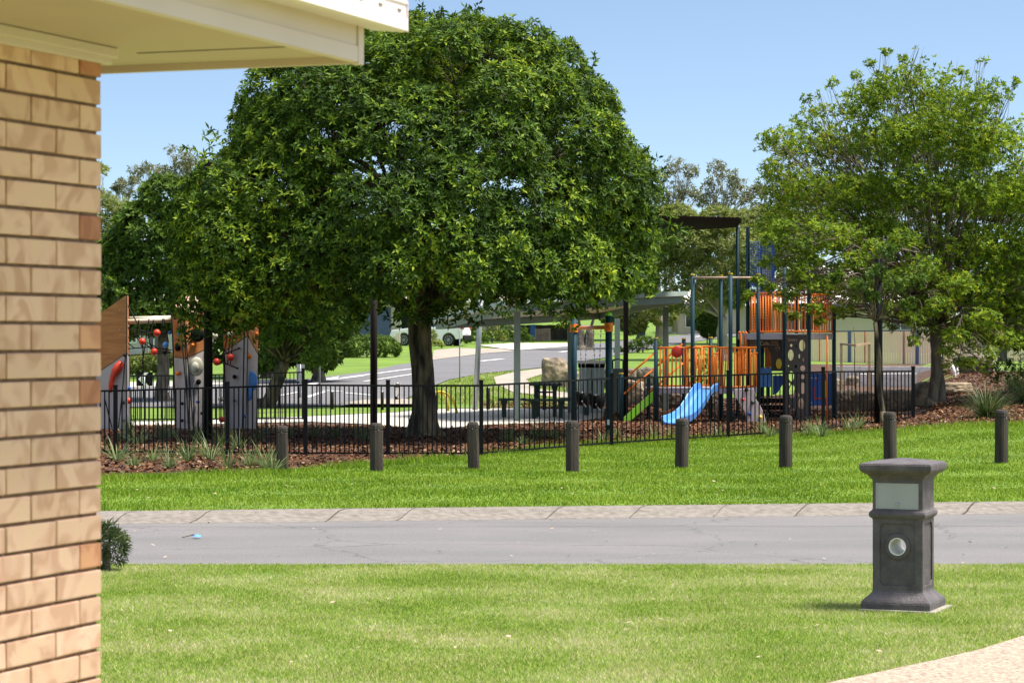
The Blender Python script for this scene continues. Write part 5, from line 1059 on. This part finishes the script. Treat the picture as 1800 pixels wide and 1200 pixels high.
MB().bar(W(1477, 604, 70), W(1504, 607, 69.5), .03, .05).build('rail', M['timber'], sk); MB().bar(W(1504, 607, 69.5), W(1530, 603, 70), .03, .05).build('rail', M['timber'], sk)
sp2 = thing('sapling', 'thin leafless sapling between timber stakes', 'tree', GX(1503, 70.3))
MB().tube([W(1504, 700, 70.3), W(1502, 650, 70.3), W(1503, 600, 70.3), W(1500, 575, 70.3)], [.02, .017, .013, .006], 6).build('stem', M['bark2'], sp2)
# ---------------------------------------------------------------- cream steel fence and houses behind
cfn = thing('steel_sheet_fence', 'long cream corrugated steel fence with thin red and slate stripes at the right', 'fence', GX(1500, 108))
A1, B1 = (1386, 112), (1960, 98)
def FW(t, y): px = A1[0]+(B1[0]-A1[0])*t; D = A1[1]+(B1[1]-A1[1])*t; return W(px, y, D)
q = MB(); n = 130; zb0, zt0, zb1, zt1 = FW(0, 642).z, FW(0, 583.5).z, FW(1, 645).z, FW(1, 576).z
for i in range(n):
    t0, t1 = i/n, (i+1)/n; 
    for (ta, tb_, o_) in ((t0, t0+(t1-t0)*.78, 0), (t0+(t1-t0)*.78, t1, .05)):
        a, b = FW(ta, 600), FW(tb_, 600); za, zb_ = zb0+(zb1-zb0)*ta, zb0+(zb1-zb0)*tb_; ya, yb_ = zt0+(zt1-zt0)*ta, zt0+(zt1-zt0)*tb_
        q.add([(a.x, a.y+o_, za-.3), (b.x, b.y+o_, zb_-.3), (b.x, b.y+o_, yb_), (a.x, a.y+o_, ya)], [(0, 1, 2, 3)])
    a = FW(t0+(t1-t0)*.78, 600); t_ = t0+(t1-t0)*.78; q.add([(a.x, a.y, 0), (a.x, a.y+.05, 0), (a.x, a.y+.05, zt0+(zt1-zt0)*t_), (a.x, a.y, zt0+(zt1-zt0)*t_)], [(0, 1, 2, 3)])
q.build('sheeting', M['fence'], cfn)
MB().bar(Vector((FW(0, 0).x, 112, zt0)), Vector((FW(1, 0).x, 98, zt1)), .06, .05).build('top_rail', M['fblue'], cfn)
for px, w, m in ((1493, .07, 'fblue'), (1612, .07, 'fblue'), (1520, .025, 'fred'), (1588, .025, 'fred'), (1412, .02, 'fred'), (1440, .02, 'fred'), (1730, .07, 'fblue')):
    t = (px-A1[0])/(B1[0]-A1[0]); p = FW(t, 600); z0, z1_ = zb0+(zb1-zb0)*t, zt0+(zt1-zt0)*t; MB().box((p.x, p.y-.035, (z0+z1_)/2), (w, .03, (z1_-z0)/2)).build('stripe', M[m], cfn)
def house(name, label, x0, x1, y0, y1, D, wallm_, roofm, yr, ov=.5, depth=9, openings=(), base=None, hip=.25):
    h = thing(name, label, 'house', GX((x0+x1)/2, D)); a, b = W(x0, y1, D), W(x1, y1, D); zt = W(x0, y0, D).z; zb = h.location.z-.3
    MB().box(((a.x+b.x)/2, D+depth/2, (zt+zb)/2), ((b.x-a.x)/2, depth/2, (zt-zb)/2)).build('wall', M[wallm_], h)
    zr = W(x0, yr, D+depth/2).z; q = MB(); dx = (b.x-a.x)*hip
    q.add([(a.x-ov, D-ov, zt), (b.x+ov, D-ov, zt), (b.x+ov, D+depth+ov, zt), (a.x-ov, D+depth+ov, zt), (a.x+dx, D+depth/2, zr), (b.x-dx, D+depth/2, zr)], [(0, 1, 5, 4), (1, 2, 5), (2, 3, 4, 5), (3, 0, 4), (3, 2, 1, 0)]); r_ = q.build('roof', M[roofm], h)
    MB().box(((a.x+b.x)/2, D-ov-.05, zt+.02), ((b.x-a.x)/2+ov, .06, .08)).build('gutter', M['fblue' if roofm == 'hroof' else 'white'], r_)
    for (u0, v0, u1, v1, nm, m) in openings:
        p, q_ = W(u0, v1, D), W(u1, v0, D); o = MB().box(((p.x+q_.x)/2, D-.02, (p.z+q_.z)/2), ((q_.x-p.x)/2, .03, (q_.z-p.z)/2)).build(nm, M[m], h)
        if nm == 'garage_door':
            g_ = MB()
            n_ = 12
            for i in range(n_): z = p.z+(q_.z-p.z)*(i+.5)/n_; g_.box(((p.x+q_.x)/2, D-.055, z), ((q_.x-p.x)/2, .012, (q_.z-p.z)/n_*.36))
            g_.build('door_ribs', M['fblue'], o)
        else:
            f_ = MB(); w = .05
            for xx in (p.x, (p.x+q_.x)/2, q_.x): f_.box((xx, D-.06, (p.z+q_.z)/2), (w/2, .02, (q_.z-p.z)/2))
            for z_ in (p.z, q_.z): f_.box(((p.x+q_.x)/2, D-.062, z_), ((q_.x-p.x)/2+w/2, .02, w/2))
            f_.build('window_frame', M['white'], o)
    return h
house('garage_house', 'cream house with a blue ribbed garage door behind the clipped hedge', 600, 760, 528, 600, 150, 'wall', 'roof', 470, openings=((624, 540, 687, 598, 'garage_door', 'gdoor'), (705, 545, 740, 590, 'window', 'glass')))
house('brick_bungalow', 'pale brick house glimpsed between the first two climbing towers', 150, 345, 556, 640, 118, 'wwall', 'roof', 500, openings=((226, 574, 240, 602, 'window', 'glass'), (262, 572, 280, 625, 'window', 'glass')))
house('metal_roofed_house', 'long house with a pale metal roof rising over the cream steel fence', 1335, 1640, 537, 600, 124, 'wall', 'hroof', 466, openings=((1380, 548, 1430, 580, 'window', 'glass'), (1565, 545, 1600, 580, 'window', 'glass')), depth=12)
house('far_house', 'beige house across the street, half hidden right of the shelter post', 1190, 1330, 536, 590, 170, 'wall', 'hroof', 500, openings=((1205, 548, 1225, 575, 'window', 'glass'),))
house('far_house', 'pale-walled house far behind the white car, seen under the fig', 770, 905, 530, 590, 185, 'wall', 'roof', 505, openings=((800, 545, 830, 570, 'window', 'glass'),))
# paling fence, pallet, bin
pf = thing('paling_fence', 'weathered timber paling fence across the street behind the pallet', 'fence', GX(950, 152))
q = MB()
for i in range(60):
    t = i/60; a = W(905+115*t, 571+rnd.uniform(-.5, .5), 152); q.box((a.x, 152, (a.z+1.7)/2), (.055, .012, (a.z-1.7)/2))
q.build('palings', M['paling'], pf)
MB().box(W(937, 583, 151.9), (.16, .02, .42)).build('blue_board', M['blue'], pf)
pl = thing('pallet', 'bare timber pallet leaning against the paling fence', 'pallet', GX(954, 148))
for i in range(6): MB().bar(W(940, 579.5+i*3.7, 148-.05*i), W(968, 578.5+i*3.7, 148-.05*i), .02, .075).build('board', M['timber'], pl)
for x in (942, 954, 966): MB().bar(W(x, 599, 147.9), W(x, 578, 148.2), .05, .05).build('bearer', M['timber'], pl)
wb = thing('wheelie_bin', 'small green wheelie bin on the far verge, left of the shelter’s right post'.replace('’', ''), 'bin', GX(1127, 150))
g = wb.location; MB().prism([(g.x-.22, g.y, g.z), (g.x+.22, g.y, g.z), (g.x+.29, g.y, g.z+.95), (g.x-.29, g.y, g.z+.95)], (0, .5, 0)).build('body', M['dkgreen'], wb); MB().box((g.x, g.y+.25, g.z+.99), (.31, .3, .03)).build('lid', M['green'], wb)
for s in (-1, 1): MB().tube([(g.x+s*.24, g.y+.45, g.z+.1), (g.x+s*.29, g.y+.45, g.z+.1)], .1, 12).build('wheel', M['tyre'], wb)
# ---------------------------------------------------------------- the white car
cg = GX(788, 137); car = thing('parked_car', 'white SUV parked on a driveway across the street, rear to the right', 'car', Vector((cg.x-.95, cg.y+.5, cg.z)), math.radians(180-14)); car.scale = (.88, .92, .95)
def cw(z): return .90 if z <= .98 else .90-(z-.98)*.34
low = [(-2.22, .42), (-2.28, .62), (-2.25, .98), (-1.2, 1.02), (.9, 1.02), (2.2, .86), (2.30, .6), (2.2, .36), (1.82, .32)]+[(1.42+.40*math.cos(t), .34+.40*math.sin(t)) for t in [math.pi*k/8 for k in range(1, 8)]]+[(1.0, .30), (-.98, .30)]+[(-1.38+.40*math.cos(t), .34+.40*math.sin(t)) for t in [math.pi*k/8 for k in range(1, 8)]]+[(-1.82, .36)]
upp = [(-2.25, .98), (-2.10, 1.30), (-1.95, 1.56), (-1.2, 1.66), (0, 1.68), (.35, 1.62), (1.15, 1.04), (.9, 1.02), (-1.2, 1.02)]
q = MB()
# note local +x is the car's front
for poly in (low, upp):
    n = len(poly); b = len(q.v)
    for s in (1, -1): q.v += [(x, s*cw(z), z) for x, z in poly]
    q.f.append(tuple(b+i for i in range(n))); q.f.append(tuple(b+n+i for i in reversed(range(n))))
    for i in range(n): q.f.append((b+i, b+(i+1) % n, b+n+(i+1) % n, b+n+i))
cb_ = place(q.mesh('body', M['carw'], bevel=.03), 'body', car)
def side(poly, m, nm, par=car, off=.012, ss=(1, -1)):
    for s in ss:
        q = MB(); q.v = [(x, s*(cw(z)+off), z) for x, z in poly]; q.f = [tuple(range(len(poly)))]; place(q.mesh(nm, M[m]), nm, par)
side([(-2.0, 1.12), (-1.88, 1.42), (-1.35, 1.56), (-1.2, 1.56), (-1.2, 1.08)], 'glass', 'window'); side([(-1.12, 1.08), (-1.12, 1.57), (-.2, 1.58), (-.2, 1.08)], 'glass', 'window'); side([(-.12, 1.08), (-.12, 1.58), (.3, 1.54), (.9, 1.1), (.9, 1.08)], 'glass', 'window')
q = MB(); q.v = [(-2.262, -.62, 1.1), (-2.262, .62, 1.1), (-2.045, .55, 1.5), (-2.045, -.55, 1.5)]; q.v = [(x-.0+(-.012 if i < 2 else -.012), y, z) for i, (x, y, z) in enumerate(q.v)]; q.f = [(0, 1, 2, 3)]; place(q.mesh('rear_window', M['glass']), 'rear_window', car)
for s in (1, -1):
    place(MB().box((-2.17, s*.80, 1.02), (.13, .125, .09)).mesh('tail_light', M['tail'], bevel=.02), 'tail_light', car); place(MB().box((2.12, s*.7, .78), (.14, .18, .07)).mesh('headlight', M['glass'], bevel=.02), 'headlight', car)
    place(MB().box((.85, s*1.0, 1.12), (.08, .1, .07)).mesh('mirror', M['carw'], bevel=.02), 'mirror', car)
place(MB().box((-2.27, 0, .46), (.06, .84, .12)).mesh('rear_bumper', M['black'], bevel=.02), 'rear_bumper', car)
place(MB().box((-2.29, 0, .74), (.012, .26, .065)).mesh('number_plate', M['white']), 'number_plate', car)
for x in (1.42, -1.38):
    for s in (1, -1):
        w_ = place(MB().tube([(x, s*.70, .34), (x, s*.91, .34)], .345, 28).mesh('wheel', M['tyre'], bevel=.02), 'wheel', car)
        q = MB(); q.tube([(x, s*.905, .34), (x, s*.918, .34)], .06, 12)
        for k in range(10):
            a = 2*math.pi*k/10; q.bar((x, s*.915, .34), (x+.23*math.cos(a), s*.915, .34+.23*math.sin(a)), .02, .035, (0, 1, 0))
        n_ = 24
        for k in range(n_):
            a, b = 2*math.pi*k/n_, 2*math.pi*(k+1)/n_; q.bar((x+.235*math.cos(a), s*.915, .34+.235*math.sin(a)), (x+.235*math.cos(b), s*.915, .34+.235*math.sin(b)), .02, .03, (0, 1, 0))
        place(q.mesh('rim', M['alloy']), 'rim', w_)
# ---------------------------------------------------------------- signs, posts, small furniture
def sign_post(name, label, px, yb, yt, w, m='galv', xt=None):
    g = G(px, yb); r = w/2/F*g.y; t = thing(name, label, 'sign' if 'sign' in name else 'post', g); top = W(xt or px, yt, g.y)
    MB().tube([g, top], [r, r*.85], 12).build('pole', M[m], t, smooth=True); return t, g.y
cs, D = sign_post('chevron_sign', 'black board with a white left-pointing chevron behind the back fence', 254, 716, 656, 3)
MB().box(W(254, 666, D), (.22, .012, .19)).build('board', M['black'], cs)
c_ = W(254, 666, D-.02); k = .0155*1.0
MB().prism([c_+Vector((x*k, 0, z*k)) for x, z in ((-11, 0), (0, 11.5), (7, 11.5), (-4, 0), (7, -11.5), (0, -11.5))], (0, .006, 0)).build('chevron', M['white'], cs)
ws, D = sign_post('warning_sign', 'narrow red and white triangular sign seen nearly edge-on, on a grey post by the street', 562, 712, 574, 3.4)
c_ = W(564, 594, D); ax = Vector((.25, .97, 0))
MB().prism([c_+ax*.5+ZUP*.3, c_-ax*.5+ZUP*.3, c_-ZUP*.42], Vector((-.97, .25, 0))*.02).build('sign_plate', M['red'], ws); MB().prism([c_+ax*.34+ZUP*.22+Vector((.012, -.003, 0)), c_-ax*.34+ZUP*.22+Vector((.012, -.003, 0)), c_-ZUP*.27+Vector((.012, -.003, 0))], Vector((.97, -.25, 0))*.003).build('sign_face', M['white'], ws)
gs_, D = sign_post('street_marker', 'pair of pale grey marker plates on posts behind the back fence corner', 528, 700, 640, 3)
for dx in (-3.5, 4): MB().box(W(528+dx, 655, D-.05), (.055, .012, .25)).build('plate', M['galv'], gs_)
kl, D = sign_post('keep_left_sign', 'small white sign with a black arrow pointing down-left on the traffic island', 699, 708, 672, 2.5)
MB().box(W(699, 690, D-.03), (.09, .008, .27)).build('board', M['white'], kl); c_ = W(699, 696, D-.045)
MB().bar(c_+Vector((.06, 0, .1)), c_+Vector((-.03, 0, -.04)), .006, .045, (0, 1, 0)).build('arrow_shaft', M['black'], kl); MB().prism([c_+Vector((-.075, 0, -.11)), c_+Vector((-.075, 0, .01)), c_+Vector((.03, 0, -.07))], (0, .006, 0)).build('arrow_head', M['black'], kl)
for y in (675, 680): MB().box(W(699, y, D-.042), (.06, .004, .008)).build('marking', M['black'], kl)
sign_post('sign_post', 'thin grey steel post right of the fig trunk, at the edge of the street', 808, 672, 545, 2.4)
sign_post('street_light_pole', 'pale tapering galvanised pole right of the fig trunk, beside the picnic slab', 835, 722, 470, 10, xt=848)
ys, D = sign_post('yellow_sign', 'small yellow sign on a post at the far kerb, seen through the swing frame', 1018, 608, 572, 1.6)
MB().box(W(1018, 586, D-.1), (.10, .02, .13)).build('plate', M['yellow'], ys)
es, D = sign_post('house_sign', 'small white sign board across the street above the swing crossbar', 1034, 600, 572, 1.2)
MB().box(W(1027, 574, D-.1), (.34, .02, .10)).build('board', M['white'], es)
q = MB()
for i in range(5): q.box(W(1020+i*3.4, 574, D-.13), (.03+.02*(i % 2), .005, .035))
q.build('lettering', M['black'], es)
al = thing('letterbox', 'cream arched-top letterbox with dark base beside the hedge across the street', 'letterbox', G(696, 621))
D = al.location.y; q = MB(); xa, xb = W(691, 0, D).x, W(703, 0, D).x
poly = [(xa, D, W(0, 602, D).z), (xa, D, W(0, 594, D).z), (xa+.12, D, W(0, 589, D).z), ((xa+xb)/2, D, W(0, 586.5, D).z), (xb, D, W(0, 584, D).z), (xb, D, W(0, 602, D).z)]
q.prism(poly, (0, .4, 0)); q.build('top', M['wall'], al); MB().prism([(xa, D+.01, al.location.z), (xb-.05, D+.01, al.location.z), (xb-.05, D+.01, W(0, 602, D).z), (xa, D+.01, W(0, 602, D).z)], (0, .38, 0)).build('base', M['pole'], al)
bar_ = thing('bike_hoops', 'yellow curved play hoops on a round base, right of the fig trunk', 'play hoops', G(785, 728)); D = bar_.location.y
for pts in (((764, 694), (768, 689), (776, 688), (786, 692), (795, 702), (801, 715), (803.5, 728)), ((772, 689), (780, 692), (785, 702), (787, 712), (788, 722))):
    MB().tube([W(x, y, D+(.0 if len(pts) == 7 else .4)) for x, y in pts], .035, 10).build('hoop', M['yellow'], bar_, smooth=True)
MB().tube([W(785, 728.5, D)+Vector((0, 0, -.03)), W(785, 727, D)], .42, 24).build('base', M['dkgreen'], bar_)
def farb(px, yb, yt, w, label): g = G(px, yb); h = (yb-yt)/F*g.y; r = w/2/F*g.y; t = thing('bollard', label, 'bollard', g, 0, 'street bollards beyond the path'); MB().tube([g-ZUP*.05, g+ZUP*h*.97, g+ZUP*h], [r, r, r*.7], 12).build('post', M['pole'], t, smooth=True); MB().tube([g+ZUP*h*1.0, g+ZUP*h*1.02], [r*.6, r*.3], 12).build('cap', M['white'], t)
for px, yb, yt, w, lb in ((491, 716, 690, 5, 'dark far bollard by the leaning tree trunk'), (584, 719, 688, 5.5, 'dark far bollard at the middle of the street edge'), (672, 722, 688, 5.5, 'dark far bollard just right of the brown pole'), (767, 722, 688, 6, 'dark far bollard behind the yellow hoops'), (858, 721, 681, 7, 'brown far bollard left of the shelter post'), (957, 722, 677, 7, 'brown far bollard behind the picnic table')): farb(px, yb, yt, w, lb)
lt = G(338, 944); o = MB(); lt_ = thing('litter', 'scrap of crumpled blue litter with a twig on the road', 'litter', lt)
q = MB(); n_ = 9
for i in range(n_): a = 2*math.pi*i/n_; q.v.append((lt.x+.045+.06*math.cos(a)*rnd.uniform(.6, 1.1), lt.y+.05*math.sin(a), .004+.02*rnd.random()))
q.v.append((lt.x+.045, lt.y, .035)); q.f = [(i, (i+1) % n_, n_) for i in range(n_)]; q.build('wrapper', M['blue'], lt_)
MB().tube([(lt.x-.1, lt.y-.03, .004), (lt.x-.02, lt.y+.02, .02), (lt.x+.02, lt.y, .03)], .006, 5).build('twig', M['bark2'], lt_)
# a few fallen leaves
q = MB()
for i in range(160):
    px, py = rnd.uniform(190, 1790), rnd.choice([rnd.uniform(905, 990), rnd.uniform(1000, 1190), rnd.uniform(850, 885)]); g = G(px, py); a = rnd.uniform(0, 6.28); s = rnd.uniform(.012, .03); z = g.z+(.035 if py > 995 or py < 890 else .0); u = Vector((math.cos(a), math.sin(a), rnd.uniform(-.3, .3)))*s; v = Vector((-math.sin(a), math.cos(a), rnd.uniform(-.2, .5)))*s*.5; c = Vector((g.x, g.y, z+.008)); q.add([c-u, c+v, c+u, c-v], [(0, 1, 2, 3)])
o = q.build('fallen_leaves', M['tan']); tag(o, 'dry pale leaves scattered over lawn and road', 'leaves', None, 'stuff')
